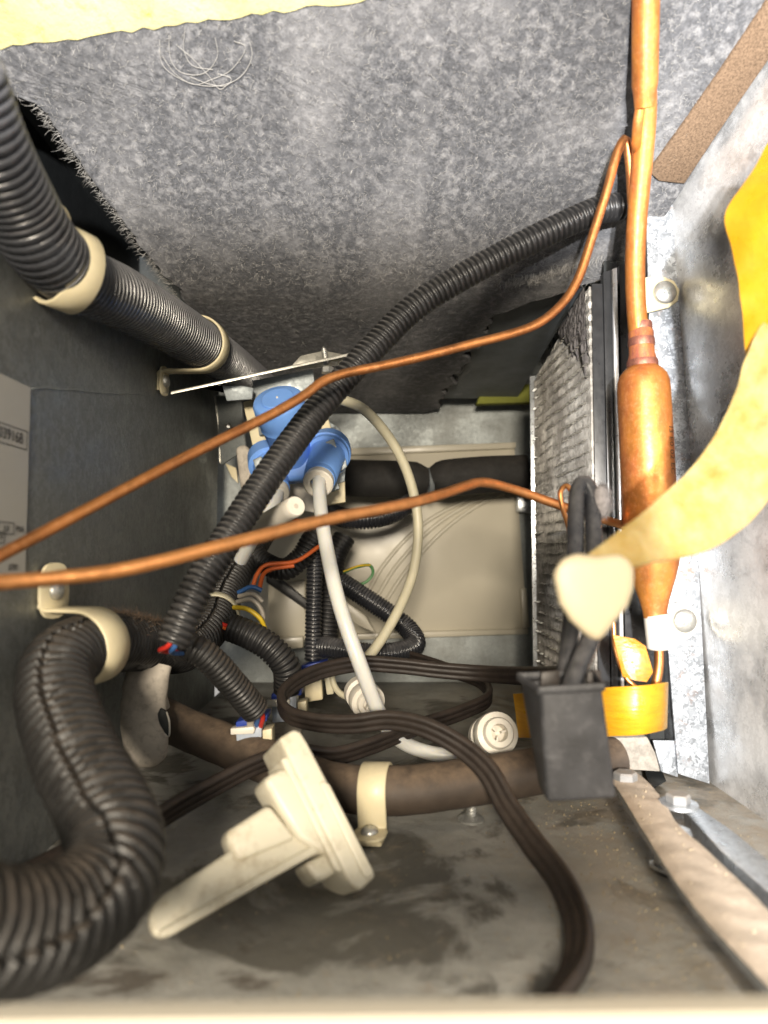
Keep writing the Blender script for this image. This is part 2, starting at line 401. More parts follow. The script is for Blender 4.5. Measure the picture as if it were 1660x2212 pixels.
M['frame'] = plastic('black_frame_paint', (.022, .023, .025), .3, .25, 80, .05, 600, dust=.1)

def amber_mat(name, c, c2, stretch):
    k = N(name)
    a = k.ramp(k.noise(160, 6, .7, stretch), [(.3, 0.0), (.7, 1.0)])
    k.set(Base_Color=k.mix(a, c, c2), Roughness=k.ramp(k.noise(120, 4), [(.3, .22), (.7, .5)]))
    k.b.inputs['Subsurface Weight'].default_value = .25; k.b.inputs['Subsurface Radius'].default_value = (.008, .004, .001); k.b.inputs['Subsurface Scale'].default_value = .5
    k.bump(k.noise(220, 4, .6, stretch), .25, .001)
    return k.m
M['amber'] = amber_mat('amber_tape', (.62, .33, .012), (.50, .23, .008), (.5, .5, 4))
M['amber_orange'] = amber_mat('orange_tape', (.60, .25, .012), (.46, .16, .008), (1, 1, 3))
M['strap'] = amber_mat('yellowed_strap', (.42, .33, .15), (.27, .17, .03), (.6, .6, .25))
M['patch'] = amber_mat('yellow_tape_sheet', (.44, .24, .010), (.36, .17, .006), (.6, .6, .3))
M['tab'] = plastic('ivory_tab_plastic', (.52, .45, .31), .45, .06, 40, .03, 400, sss=.15)

def floor_mat():
    k = N('grimy_floor_steel')
    base = k.mix(k.ramp(k.noise(30, 7, .65), [(.35, 0.0), (.65, 1.0)]), (.30, .295, .27), (.45, .44, .405))
    base = k.mix(k.ramp(k.noise(14, 8, .6, None, .6), [(.50, 0.0), (.56, .85)]), base, (.10, .094, .078))
    base = k.mix(k.ramp(k.noise(95, 6, .75), [(.56, 0.0), (.72, .6)]), base, (.34, .28, .21))
    base = k.mix(k.ramp(k.noise(9, 6, .6, (1, 1.6, 1), 1.0), [(.60, 0.0), (.66, .7)]), base, (.055, .035, .018))
    dst = k.n('ShaderNodeSeparateXYZ'); k.l(k.co, dst.inputs[0])
    # the dust has blown up against the right-hand side and under the coil
    r = k.n('ShaderNodeMapRange'); r.inputs[1].default_value = .055; r.inputs[2].default_value = .13; k.l(dst.outputs[0], r.inputs[0])
    f = k.mul(r.outputs[0], k.ramp(k.noise(70, 7, .7), [(.36, 0.0), (.60, .9)]))
    base = k.mix(f, base, (.36, .30, .23))
    k.set(Base_Color=base, Roughness=k.ramp(k.noise(40, 5), [(.3, .42), (.7, .85)]), Metallic=.15)
    x = k.bump(k.noise(110, 7, .7), .45, .002); k.bump(k.noise(700, 4, .7), .5, .0008, x)
    return k.m
M['floor'] = floor_mat()
M['zinc_dusty'] = plastic('dusty_zinc_bolt', (.26, .26, .26), .45, .2, 120, .2, 700, dust=.9, dustc=(.34, .28, .22), lo=.3, hi=.9)

# ================================================================== the setting
def sheet(name, pts, off, mat): return tag(slab(name, pts, off, mat, None, 0), kind='structure')
sheet('floor', [(XL, .06, FLOOR), (XR+.002, .06, FLOOR), (XR+.002, .72, FLOOR), (XL, .72, FLOOR)], (0, 0, -.004), M['floor'])
sheet('left_wall', [(XL, .03, FLOOR-.004), (XL, .632, FLOOR-.004), (XL, .632, .158), (XL, .40, .148), (XL, .30, .138), (XL, .03, .125)], (-.003, 0, 0), M['wall'])
WY = [.03, .20, .30, .345, .385, .42, .55, .72]
def wall_top(Y): return XR-.023+min(.045, max(0, .395-Y)*.42)
def wall_x(Y, z): return XR+.002+(wall_top(Y)-XR-.002)*(z-FLOOR+.004)/(.304-FLOOR)
V = [Vector((wall_x(Y, z), Y, z)) for Y in WY for z in (FLOOR-.004, .02, .16, .30)]
Fc = [(i*4+j, i*4+j+1, i*4+j+5, i*4+j+4) for i in range(len(WY)-1) for j in range(3)]
tag(obj('right_wall', V, Fc, M['mirror'], None), kind='structure')
sheet('rear_wall', [(XL-.098, YB, FLOOR-.004), (XR, YB, FLOOR-.004), (XR, YB, .310), (XL-.098, YB, .310)], (0, .003, 0), M['rear'])
sheet('top_plate', [(XL-.10, .12, .302), (XR, .12, .302), (XR, .72, .302), (XL-.10, .72, .302)], (0, 0, .003), M['gap_shade'])
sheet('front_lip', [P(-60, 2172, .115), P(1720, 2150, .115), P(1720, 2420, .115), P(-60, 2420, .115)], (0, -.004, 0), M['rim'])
# near-black sheets stand in for deep shade above and behind the left wall
sheet('cavity_side', [(XL-.10, .10, .10), (XL-.10, .72, .10), (XL-.10, .72, .310), (XL-.10, .10, .310)], (-.003, 0, 0), M['gap_shade'])
sheet('recess_wall', [(XL-.05, .64, FLOOR), (XL-.05, .70, FLOOR), (XL-.05, .70, .2), (XL-.05, .64, .2)], (-.003, 0, 0), M['gap_shade'])

# ================================================================== felt lining
FY, FZ, FS = .43, .168, -.65
def onfelt(x, y, lift=0.0):
    d = ray(x, y); t = (FZ-FS*FY-lift)/(d.z-FS*d.y); return d*t
fn = Vector((0, FS, -1)).normalized()                 # the felt's visible side
felt = thing('felt_lining', (0, .36, .21), 'thick grey felt lining the sloping ceiling above the hoses and pipes', 'felt')
eA, eB = onfelt(75, 225), onfelt(385, 650)
def felt_left(Y):
    t = (Y-eA.y)/(eB.y-eA.y); return eA.x+(eB.x-eA.x)*t if t > 0 else eA.x+max(-.055, t*.35)
def felt_sheet(name, x0f, x1f, y0, y1, zf, nx, ny, mat, amp, seed, thick=.006):
    V = []; Fc = []
    for j in range(ny+1):
        Y = y0+(y1-y0)*j/ny
        for i in range(nx+1):
            x0 = x0f(Y)+.003*noise.noise(Vector((Y*160, seed, 0)))+.0012*noise.noise(Vector((Y*800, seed, 3)))
            x1 = x1f(Y); X = x0+(x1-x0)*i/nx; z = zf(X, Y)
            p = Vector((X, Y, z)); q = p*1.0+Vector((seed, 0, 0))
            h = amp*(.9*noise.noise(q*200)+.8*noise.noise(q*460)+.6*noise.noise(q*1000)+.4*noise.noise(q*45))
            h *= 1-.7*min(1, max(0, (Y-.405)/.03)); e = min(i, nx-i, j, ny-j)/3.0
            V.append(p+Vector((0, 0, -h)) + Vector((0, 0, thick*.45*(1-min(1, e))**2)))
    n = nx+1
    for j in range(ny):
        for i in range(nx): Fc.append((j*n+i, j*n+i+1, (j+1)*n+i+1, (j+1)*n+i))
    b = len(V); rim = [i for i in range(n)]+[j*n+nx for j in range(1, ny+1)]+[ny*n+i for i in range(nx-1, -1, -1)]+[j*n for j in range(ny-1, 0, -1)]
    for k in rim: V.append(V[k]+Vector((0, 0, thick)))
    m = len(rim)
    for k in range(m): Fc.append((rim[k], rim[(k+1) % m], b+(k+1) % m, b+k))
    me = bpy.data.meshes.new(name); me.from_pydata([tuple(v) for v in V], [], Fc); me.update()
    for f in me.polygons: f.use_smooth = True
    o = bpy.data.objects.new(name, me); COL.objects.link(o); me.materials.append(mat); o.parent = felt; o.matrix_parent_inverse = Matrix.Translation(-felt.location)
    return o
def felt_z(X, Y):
    if Y < .405: return FZ+FS*(Y-FY)
    z5 = FZ+FS*(.405-FY); u = min(Y, .455)-.405
    return z5+FS*u+(-.11-FS)*u*u/(2*.05)-.11*max(0, Y-.455)
rear_z = felt_z
def felt_right(Y):
    w = wall_x(min(Y, .44), felt_z(0, min(Y, .44)))-.002
    if Y < .424: return w
    t = min(1, (Y-.424)/.05); rag = .010*noise.noise(Vector((Y*60, 2, 0)))+.004*noise.noise(Vector((Y*260, 5, 0)))
    return w+(.086-w)*t**.55+rag-max(0, Y-.474)*.12
def felt_edge(Y): return felt_left(Y) if Y < eB.y else eB.x-(Y-eB.y)*.06
felt_sheet('felt_sheet', felt_edge, felt_right, .262, .695, felt_z, 330, 400, M['felt'], .00075, 0)
roots = []
for _ in range(10000):
    Y = random.uniform(.265, FY); X = random.uniform(felt_left(Y), XR-.022); a = random.uniform(0, 6.28)
    roots.append((Vector((X, Y, FZ+FS*(Y-FY)-.0002)), fn, Vector((math.cos(a), math.sin(a)*.8, -math.sin(a)*.5))))
fibres('loose_fibre', roots, M['fibre'], felt, .0012, .0036, .00009, .55)
roots = []
for _ in range(260):
    Y = random.uniform(FY+.03, .66); X = random.uniform(eB.x, .085); a = random.uniform(0, 6.28)
    roots.append((Vector((X, Y, rear_z(X, Y)-.0004)), Vector((0, 0, -1)), Vector((math.cos(a), math.sin(a), 0))))
for k in range(420):     # frayed edges
    t = random.random(); p = eA.lerp(eB, t)+Vector((random.gauss(0, .0015), 0, .002)); roots.append((p, Vector((-.6, 0, -.6)), Vector((-1, random.gauss(0, .6), random.gauss(0, .6)))))
for k in range(240):
    x = random.uniform(1080, 1310); y = 612-(x-1110)*.27+random.gauss(0, 5); roots.append((onfelt(x, y-6, .0008), Vector((0, .3, -1)), Vector((random.gauss(0, .5), .4, -.6))))
for k in range(60):
    roots.append((onfelt(random.gauss(1150, 9), random.gauss(597, 4), .0015), Vector((0, .2, -1)), Vector((random.gauss(-.3, .3), .1, -1))))
fibres('frayed_fibre', roots, M['fibre'], felt, .002, .006, .00010)
# a pulled thread looped on the felt near the top
def thread(pts, r=.00017): return tube('pulled_thread', [onfelt(x, y, .0012) for x, y in pts], r, M['fibre'], felt, 6, .0008)
thread([(365, 75), (370, 130), (390, 155), (440, 158), (470, 120), (465, 80)]); thread([(345, 85), (352, 140), (400, 175), (470, 185), (520, 165), (545, 120), (540, 90)]); thread([(400, 60), (398, 110), (415, 140), (460, 150)]); thread([(350, 120), (380, 160), (420, 182), (455, 172), (500, 150), (530, 100), (505, 88)]); thread([(380, 95), (420, 130), (455, 168), (475, 192), (495, 180)]); thread([(410, 165), (455, 182), (490, 184), (500, 170), (470, 158)])

foam = thing('yellow_foam_block', onfelt(300, 60), 'blurred yellow green foam edge above the grey felt at the top', 'foam')
def jag(x0, y0, x1, y1, n): return [(x0+(x1-x0)*i/n, y0+(y1-y0)*i/n+random.uniform(-5, 5)) for i in range(n+1)]
slab('foam_edge', [onfelt(x, y, .0012) for x, y in jag(-90, 118, 850, -6, 40)]+[onfelt(900, -260, .0012), onfelt(-200, -260, .0012)], (0, .004, .02), M['yellowfoam'], foam, .0008)
strip = thing('brown_foam_strip', onfelt(1500, 250), 'brown foam strip slanting between the felt and the right metal wall', 'foam strip')
sp = [(1424, 392), (1402, 372), (1478, 268), (1560, 150), (1640, 30), (1700, -60), (1790, -60), (1690, 90), (1620, 190), (1545, 300), (1480, 398)]
slab('foam_strip', [onfelt(x, y, .0025) for x, y in sp], (0, .001, .003), M['brownfoam'], strip, .001)
tag(slab('slate_panel', [(.030, .424, .1765), (XR-.05, .424, .1765), (XR-.05, .66, .147), (.030, .66, .147)], (0, 0, .003), M['slate'], None, 0), 'slate grey sheet behind the frayed felt edge above the finned coil', 'panel')
tag(slab('olive_foam_strip', [P(1030, 872, .655), P(1045, 832, .655), P(1180, 828, .655), P(1180, 868, .655)], (0, .012, 0), M['olive'], None, .001), 'olive green foam strip under the ceiling behind the finned coil', 'foam strip')

# ================================================================== small hardware
def dome(name, p, n, r, mat, parent, h=.45):
    n = Vector(n).normalized(); p = Vector(p)
    o = lathe(name, p, p+n*r*h, [(0, r), (.35, r), (.6, r*.86), (.85, r*.55), (1, r*.12)], mat, parent, 24, 60)
    u = n.orthogonal().normalized(); v = n.cross(u)
    for a in (u, v): box('slot', p+n*r*h*.86, a*r*.42, n.cross(a)*r*.09, n*r*.06, M['rear'], o, 0)
    return o
def p_clamp(label, C, A, r, wall, dist, side, width, foot, mat='ivory', base=None, name='hose_clamp', th=.0016, screw=.0042, group='ivory nylon clamps'):
    C = Vector(C); A = Vector(A).normalized(); wall = Vector(wall).normalized()
    w = (wall-A*wall.dot(A)).normalized(); v = A.cross(w)
    if v.dot(Vector(side)) > 0: v = -v               # the foot lies on the side's direction (-v)
    t = thing(name, C+w*dist, label, 'clamp', group)
    pts = [C+(-w*math.cos(a)+v*math.sin(a))*(r+th/2) for a in [R(130-11*i) for i in range(21)]]
    pts += [C-v*(r+th/2)+w*(dist-th)*f for f in (.35, .6, .82)]
    pts += [C-v*(r+th/2+foot*f)+w*(dist-th*.7) for f in (.12, .35, .7, 1.0)]
    strap('band', pts, A, width, th, M[mat], t, .0009)
    # the foot lies flat on the wall
    fc = C-v*(r+foot*.55)+w*(dist-th*1.9)
    strap('foot', [fc+v*foot*.75, fc, fc-v*foot*.75], A, width*1.15, th, M[mat], t, .0008, width*.5)
    dome('screw', fc-w*th*.4, -w, screw, M['screw'], t, .75)
    return t
def hexbolt(name, p, n, r, h, mat, parent):
    n = Vector(n).normalized(); return lathe(name, p, Vector(p)+n*h, [(0, r), (.8, r), (1, r*.86)], mat, parent, 6, 20)
def threaded(name, p0, p1, r, mat, parent, pitch=.0016):
    path, L = resample([p0, p1], pitch/10); T, fr = frames(path); rings = []
    for i, (p, (u, v)) in enumerate(zip(path, fr)):
        s = i/(len(path)-1); tip = min(1, (1-s)/.22)**.8*.85+.15; ring = []
        for k in range(20):
            a = 2*math.pi*k/20; ph = (s*L/pitch-k/20) % 1.0; ring.append(p+(u*math.cos(a)+v*math.sin(a))*r*tip*(1-.30*abs(ph*2-1)))
        rings.append(ring)
    return obj(name, *loft(rings), mat, parent, auto=70)

# ================================================================== right-hand side: post, coil, copper drier
yp = .39
post = thing('steel_post', onz(1480, 1700), 'spangled galvanised post standing between the copper drier and the right wall', 'post')
slab('post_face', [P(1396, 432, yp), P(1462, 402, yp), P(1500, 1000, yp), P(1534, 1694, yp), P(1466, 1672, yp), P(1412, 1000, yp)], (0, .0018, 0), M['post'], post, .0003)
pA, pB, pC, pD = P(1396, 432, yp+.002), P(1412, 1000, yp+.002), P(1466, 1672, yp+.002), None
slab('post_flange', [pA, pB, pC, pC+Vector((0, .028, .004)), pB+Vector((0, .028, 0)), pA+Vector((0, .028, 0))], (.0016, 0, 0), M['galv'], post, .0003)

coil = thing('condenser_coil', (.15, .47, -.10), 'finned metal condenser coil with grey lint standing behind the copper drier', 'coil')
cx0, cy0, cy1, cz0, cz1 = .128, .402, .545, -.118, .158
V = []; Fc = []
nf, nz = 118, 150
for i in range(nf):
    Y = cy0+(cy1-cy0)*(i+.5)/nf; lean = random.gauss(0, .00012); b = len(V); gap = .004 if (i % 46) == 45 else 0
    top = cz1-.022*(Y-cy0)/(cy1-cy0)-.004*abs(noise.noise(Vector((Y*90, 4, 1))))
    for j in range(nz+1):
        z = cz0+(top-cz0)*j/nz
        ph = ((z+.0012*noise.noise(Vector((Y*45, z*45, 9))))/.0075) % 1.0
        k = noise.noise(Vector((Y*38, z*30, 2)))
        on = max(.1, min(1, .55+1.6*k))
        d = (.0007*(1-abs(ph*2-1))**1.5)*on
        yo = Y+lean+.00055*math.sin(ph*6.283)*on+.0003*noise.noise(Vector((Y*300, z*90, 8)))
        V += [Vector((cx0-d+gap, yo-.00012, z)), Vector((cx0-d+gap, yo+.00012, z)), Vector((cx0+.018, Y+.00012, z)), Vector((cx0+.018, Y-.00012, z))]
    for j in range(nz):
        for q in range(4):
            m = (q+1) % 4; Fc.append((b+j*4+q, b+j*4+m, b+j*4+4+m, b+j*4+4+q))
me = bpy.data.meshes.new('fin_pack'); me.from_pydata([tuple(v) for v in V], [], Fc); me.update(); me.materials.append(M['fin'])
o = bpy.data.objects.new('fin_pack', me); COL.objects.link(o); o.parent = coil; o.matrix_parent_inverse = Matrix.Translation(-coil.location); o['kind'] = 'stuff'
slab('near_plate', [(cx0+.0010, cy0-.002, cz0), (cx0+.03, cy0-.002, cz0), (cx0+.03, cy0-.002, cz1), (cx0+.0010, cy0-.002, cz1)], (0, .0015, 0), M['frame'], coil, .0002)
V = []; Fc = []
for row in range(36):
    z = cz0+.004+row*.0075; Y = cy0+.001
    while Y < cy1-.004:
        ln = random.uniform(.002, .009); k = noise.noise(Vector((Y*28, z*26, 7)))
        ztop = cz1-.022*(Y-cy0)/(cy1-cy0)
        if random.random() < .80+.7*k-(.25 if Y > .475 else 0) and z < ztop-.006:
            y1 = min(Y+ln, cy1); b = len(V); dz = random.gauss(0, .0003); hh = random.uniform(.0004, .0011)
            V += [Vector((cx0-.0026, Y, z+dz)), Vector((cx0-.0026, y1, z+dz)), Vector((cx0-.0008, y1, z+dz+hh)), Vector((cx0-.0008, Y, z+dz+hh)), Vector((cx0-.0006, Y, z+dz-.0004)), Vector((cx0-.0006, y1, z+dz-.0004))]
            Fc += [(b, b+1, b+2, b+3), (b+1, b, b+4, b+5)]
        Y += ln+random.uniform(.0006, .004)
me = bpy.data.meshes.new('fin_louvre'); me.from_pydata([tuple(v) for v in V], [], Fc); me.update(); me.materials.append(M['louvre'])
o = bpy.data.objects.new('fin_louvre', me); COL.objects.link(o); o.parent = coil; o.matrix_parent_inverse = Matrix.Translation(-coil.location); o['kind'] = 'stuff'
slab('core', [(cx0+.019, cy0, cz0), (cx0+.019, cy1, cz0), (cx0+.019, cy1, cz1-.024), (cx0+.019, cy0, cz1-.002)], (.02, 0, 0), M['gap_shade'], coil, 0)
slab('end_plate', [(cx0-.003, cy1+.001, cz0), (cx0+.03, cy1+.001, cz0), (cx0+.03, cy1+.001, cz1-.018), (cx0-.003, cy1+.001, cz1-.018)], (0, .0015, 0), M['galv'], coil, .0002)
# lint that has settled over the top of the fins
V = []; Fc = []; nx, ny = 70, 60
for j in range(ny+1):
    for i in range(nx+1):
        Y = cy0+(.062)*i/nx; zt = cz1-.020*(Y-cy0)/(cy1-cy0); depth = .052*(1-i/nx)**.9*(1+.35*noise.noise(Vector((Y*120, 0, 3))))+.003
        z = zt-depth*j/ny; V.append(Vector((cx0-.0025-.0007*(noise.noise(Vector((Y*260, z*260, 1)))+.6*noise.noise(Vector((Y*900, z*900, 5))))+.003*(j/ny)**3, Y, z)))
for j in range(ny):
    for i in range(nx): Fc.append((j*(nx+1)+i, j*(nx+1)+i+1, (j+1)*(nx+1)+i+1, (j+1)*(nx+1)+i))
obj('lint', V, Fc, M['fin_dust'], coil)
# frame bars at the coil's near edge
slab('frame_bar', [P(1304, 588, .398), P(1322, 582, .398), P(1342, 1500, .398), P(1322, 1500, .398)], (0, .006, 0), M['frame'], coil, .0004)
slab('bright_edge', [P(1324, 580, .396), P(1334, 577, .396), P(1350, 1500, .396), P(1343, 1500, .396)], (0, .004, 0), M['chrome'], coil, .0003)
slab('frame_post', [P(1339, 572, .397), P(1420, 560, .397), P(1440, 1560, .397), P(1354, 1560, .397)], (0, .004, 0), M['frame'], coil, .0004)
slab('top_shadow_plate', [P(1300, 470, .415), P(1400, 440, .415), P(1400, 600, .415), P(1306, 600, .415)], (0, .003, 0), M['gap_shade'], coil, 0)  # dark sheet in place of the black shade above the coil frame

drier = thing('copper_filter_drier', P(1415, 1400, .36), 'orange copper filter drier on a vertical pipe in front of the steel post', 'filter drier')
dY = .358
a0, a1 = P(1377, 560, dY), P(1416, 1335, dY)
Ld = (a1-a0).length
def at(y): return (y-560)/(1335-560.0)
px = dY/F
lathe('drier_body', a0, a1, [(at(796), 31*px), (at(806), 42*px), (at(816), 50*px), (at(830), 54.5*px), (at(850), 56*px), (at(1195), 57.5*px), (at(1222), 54*px), (at(1250), 46*px), (at(1300), 30*px), (at(1322), 25*px), (at(1335), 24*px)], M['copper_bright'], drier, 40, 50)
lathe('brazed_neck', a0, a1, [(at(700), 23*px), (at(716), 24*px), (at(722), 27*px), (at(768), 27*px), (at(784), 31*px), (at(797), 32*px)], M['copper_red'], drier, 32, 60)
for yy, rr in ((708, 24.5), (742, 28.2), (790, 33)):
    lathe('braze_ring', a0, a1, [(at(yy-7), rr*px*.97), (at(yy-3), rr*px*1.012), (at(yy+5), rr*px*1.016), (at(yy+11), rr*px*.98)], M['braze'], drier, 28, 70)
tube('inlet_pipe', PP([(1380, 720, dY), (1374, 640, .356), (1373, 560, .353), (1378, 460, .346), (1388, 350, .335), (1395, 260, .325), (1396, 200, .318)]), .0051, M['copper_bright'], drier, 24, .002, .03)
lathe('sleeve', P(1393, 232, .320), P(1397, -80, .292), [(0, .0046), (.10, .0052), (.17, .0060), (1, .0062)], M['copper_bright'], drier, 28)
tube('side_tube', PP([(1383, 236, .316), (1378, 270, .320), (1376, 310, .328), (1378, 350, .342), (1382, 400, .356)]), .0024, M['copper_bright'], drier, 14)
tube('outlet_tube', PP([(1417, 1330, dY), (1424, 1400, .358), (1424, 1440, .358), (1418, 1478, .358)]), .0024, M['copper'], drier, 14)
lathe('tube_sleeve', P(1419, 1326, dY), P(1427, 1402, dY), [(0, .0058), (.04, .0066), (.96, .0066), (1, .0058)], M['white'], drier, 28)
def text(name, body, loc, xdir, ydir, size, mat, parent):
    c = bpy.data.curves.new(name, 'FONT'); c.body = body; c.size = size; c.extrude = 0.00002; c.align_x = 'CENTER'; c.align_y = 'CENTER'
    o = bpy.data.objects.new(name, c); COL.objects.link(o); x = Vector(xdir).normalized(); y = Vector(ydir); y = (y-x*y.dot(x)).normalized(); z = x.cross(y)
    o.matrix_world = Matrix(((x.x, y.x, z.x, loc[0]), (x.y, y.y, z.y, loc[1]), (x.z, y.z, z.z, loc[2]), (0, 0, 0, 1)))
    dg = bpy.context.evaluated_depsgraph_get(); me = bpy.data.meshes.new_from_object(o.evaluated_get(dg)); bpy.data.objects.remove(o)
    mw = Matrix(((x.x, y.x, z.x, loc[0]), (x.y, y.y, z.y, loc[1]), (x.z, y.z, z.z, loc[2]), (0, 0, 0, 1)))
    me.transform(mw); me.materials.clear(); me.materials.append(mat)
    q = bpy.data.objects.new(name, me); COL.objects.link(q); q.parent = parent
    if parent.type == 'EMPTY': q.matrix_parent_inverse = Matrix.Translation(-parent.location)
    return q
dax = (a1-a0).normalized()
M['stamp'] = plastic('faint_stamp_ink', (.07, .035, .015), .7, .3, bump=0)
dn = Vector((.62, -.78, 0)); dn = (dn-dax*dn.dot(dax)).normalized()
ctr = a0+dax*Ld*at(985)+dn*(57.2*px+.00015)
text('stamped_mark', 'I3 E0 02 EC', ctr, dax, -dax.cross(dn), .0052, M['stamp'], drier)
for lab, (sx, sy), (pxx, pyy) in (('yellow clip screwed to the post beside the upper copper pipe', (1436, 632), (1392, 634)), ('clear white clip screwed to the post under the copper drier', (1479, 1341), (1428, 1362))):
    t = thing('pipe_clip', P(sx, sy, yp-.003), lab, 'clip', 'clips on the steel post')
    up_ = sy < 1000
    o1 = [(1384, 602), (1400, 597), (1436, 597), (1458, 606), (1470, 626), (1466, 650), (1446, 664), (1400, 675), (1385, 674)] if up_ else [(1432, 1306), (1470, 1302), (1500, 1310), (1515, 1332), (1510, 1362), (1490, 1380), (1452, 1393), (1436, 1392)]
    slab('plate', [P(x, y, yp-.0035) for x, y in o1], (0, .0022, 0), M['ivory'] if up_ else M['white'], t, .0007)
    dome('screw', P(sx, sy, yp-.0036), (0, -1, 0), .0066, M['screw'], t, .5)
    if up_: strap('band', [P(1386, 637, yp-.003), P(1376, 637, yp-.012), P(1362, 637, yp-.017)], (0, 0, 1), .0175, .0014, M['ivory'], t)
    else: strap('band', [P(1446, 1362, yp-.003), P(1440, 1362, yp-.012), P(1425, 1364, .352)], (0, 0, 1), .017, .0014, M['white'], t)

# amber strap in front and its ivory tab
st = thing('amber_strap', P(1300, 1300, .21), 'blurred amber strap curving down to an ivory heart shaped tab', 'strap')
A_ = PP([(1720, 640, .256), (1650, 700, .256), (1612, 780, .253), (1578, 880, .248), (1505, 1000, .239), (1405, 1095, .228), (1330, 1155, .220), (1262, 1206, .213)])
B_ = PP([(1860, 760, .232), (1830, 830, .231), (1780, 900, .229), (1720, 985, .227), (1640, 1105, .224), (1545, 1182, .2205), (1440, 1212, .217), (1345, 1226, .2125)])
ruled('strap_band', A_, B_, 80, .0014, M['strap'], st, .0016, 14)
ys = thing('yellow_tape_sheet', P(1640, 560, .262), 'bright yellow tape sheet hanging at the right edge above the strap', 'tape')
ruled('tape_sheet', PP([(1668, 300, .270), (1600, 410, .267), (1566, 468, .265), (1582, 540, .264), (1597, 610, .262), (1606, 690, .261), (1612, 770, .259)]), PP([(1840, 300, .240), (1840, 400, .238), (1840, 470, .236), (1840, 540, .236), (1840, 610, .236), (1840, 690, .236), (1840, 770, .236)]), 40, .0008, M['patch'], ys, .0012, 10)
ht = [(1194, 1246), (1200, 1220), (1222, 1200), (1250, 1196), (1288, 1202), (1335, 1197), (1360, 1206), (1371, 1232), (1370, 1272), (1358, 1310), (1332, 1342), (1312, 1368), (1292, 1392), (1262, 1372), (1230, 1342), (1206, 1304)]
slab('ivory_tab', [P(x, y, .207) for x, y in ht], (.002, .006, 0), M['tab'], st, .0026, 4)
for x, y, r_ in ():
    c = P(x, y, .222); lathe('glue_blob', c-Vector((0, 0, r_)), c+Vector((0, 0, r_)), [(0, .1*r_), (.2, .75*r_), (.5, r_), (.8, .75*r_), (1, .1*r_)], M['white'], st, 16, 80)

tp = thing('amber_tape', P(1400, 1590, .33), 'orange amber tape band wrapped round the thin tube beside the black box', 'tape')
strap('tape_band', PP([(1116, 1546, .372), (1200, 1544, .352), (1310, 1538, .333), (1385, 1534, .326), (1425, 1528, .331), (1440, 1524, .345), (1436, 1522, .362), (1412, 1520, .370)]), (.05, 0, 1), .0225, .0008, M['amber'], tp)
slab('tape_flag', [P(1324, 1371, .352), P(1372, 1380, .350), (P(1396, 1396, .348)), P(1412, 1452, .346), P(1398, 1474, .346), P(1372, 1470, .347), P(1346, 1462, .350)], (0, .0007, 0), M['amber_orange'], tp, .0002)
tube('thin_tube', PP([(1326, 1345, .356), (1330, 1400, .354), (1352, 1462, .352), (1380, 1490, .350)]), .0012, M['copper'], tp, 10)

# ================================================================== copper lines
tag(tube('copper_tube', PP([(1366, 440, .345), (1360, 345, .340), (1351, 300, .336), (1336, 325, .336), (1312, 410, .338), (1282, 505, .342), (1248, 605, .345), (1218, 652, .345), (1160, 700, .343), (1000, 748, .338), (850, 785, .333), (740, 808, .328), (698, 824, .325), (660, 852, .321), (600, 888, .315), (400, 988, .290), (200, 1094, .262), (0, 1200, .235), (-90, 1246, .224)]), .0023, M['copper_dull'], None, 18, .002, .04), 'upper copper tube bent down from the felt and crossing over the blue valve', 'tube')
tag(tube('copper_tube', PP([(-80, 1264, .198), (0, 1258, .208), (240, 1235, .225), (500, 1174, .245), (700, 1124, .266), (880, 1088, .290), (960, 1066, .308), (1010, 1049, .322), (1042, 1042, .330), (1100, 1054, .343), (1240, 1102, .360), (1345, 1134, .375)]), .0024, M['copper'], None, 18, .002, .04), 'lower copper tube running from the left edge to the finned coil', 'tube')
tag(tube('copper_hook', PP([(1236, 1062, .334), (1224, 1049, .336), (1212, 1062, .338), (1216, 1098, .338), (1227, 1132, .336), (1232, 1165, .336)]), .0012, M['copper'], None, 12, .0008), 'small bent copper capillary hook in front of the finned coil', 'tube')

# ================================================================== hoses on the left wall
h1 = PP([(-95, 150, .205), (-42, 290, .222), (25, 420, .245), (92, 530, .268), (172, 602, .300), (255, 640, .335), (345, 690, .390), (430, 742, .450), (500, 790, .520), (570, 845, .600)])
tag(ribbed('corrugated_hose', h1, lambda s: .0138+.0022*min(1, s*2), M['hose_glare'], None, .0035, .15, 44, .52), 'black corrugated hose descending along the upper left wall under the felt', 'hose')
pth, _ = resample(h1, .002)
def near(pth, q):
    i = min(range(len(pth)), key=lambda k: (pth[k]-q).length); return pth[i], (pth[min(i+2, len(pth)-1)]-pth[max(i-2, 0)]).normalized()
c, a = near(pth, P(148, 582, .288)); a = (a*1.0+Vector((.75, .25, -.1))).normalized(); p_clamp('large ivory clamp round the upper left hose nearest the camera', c, a, .0158, (-1, 0, 0), c.x-XL, (0, 0, 1), .0135, .013)
c, a = near(pth, P(432, 744, .452)); p_clamp('smaller ivory clamp on the upper left hose above the blue valve bracket', c, a, .0166, (-1, 0, 0), c.x-XL, (0, 0, -1), .0125, .013)

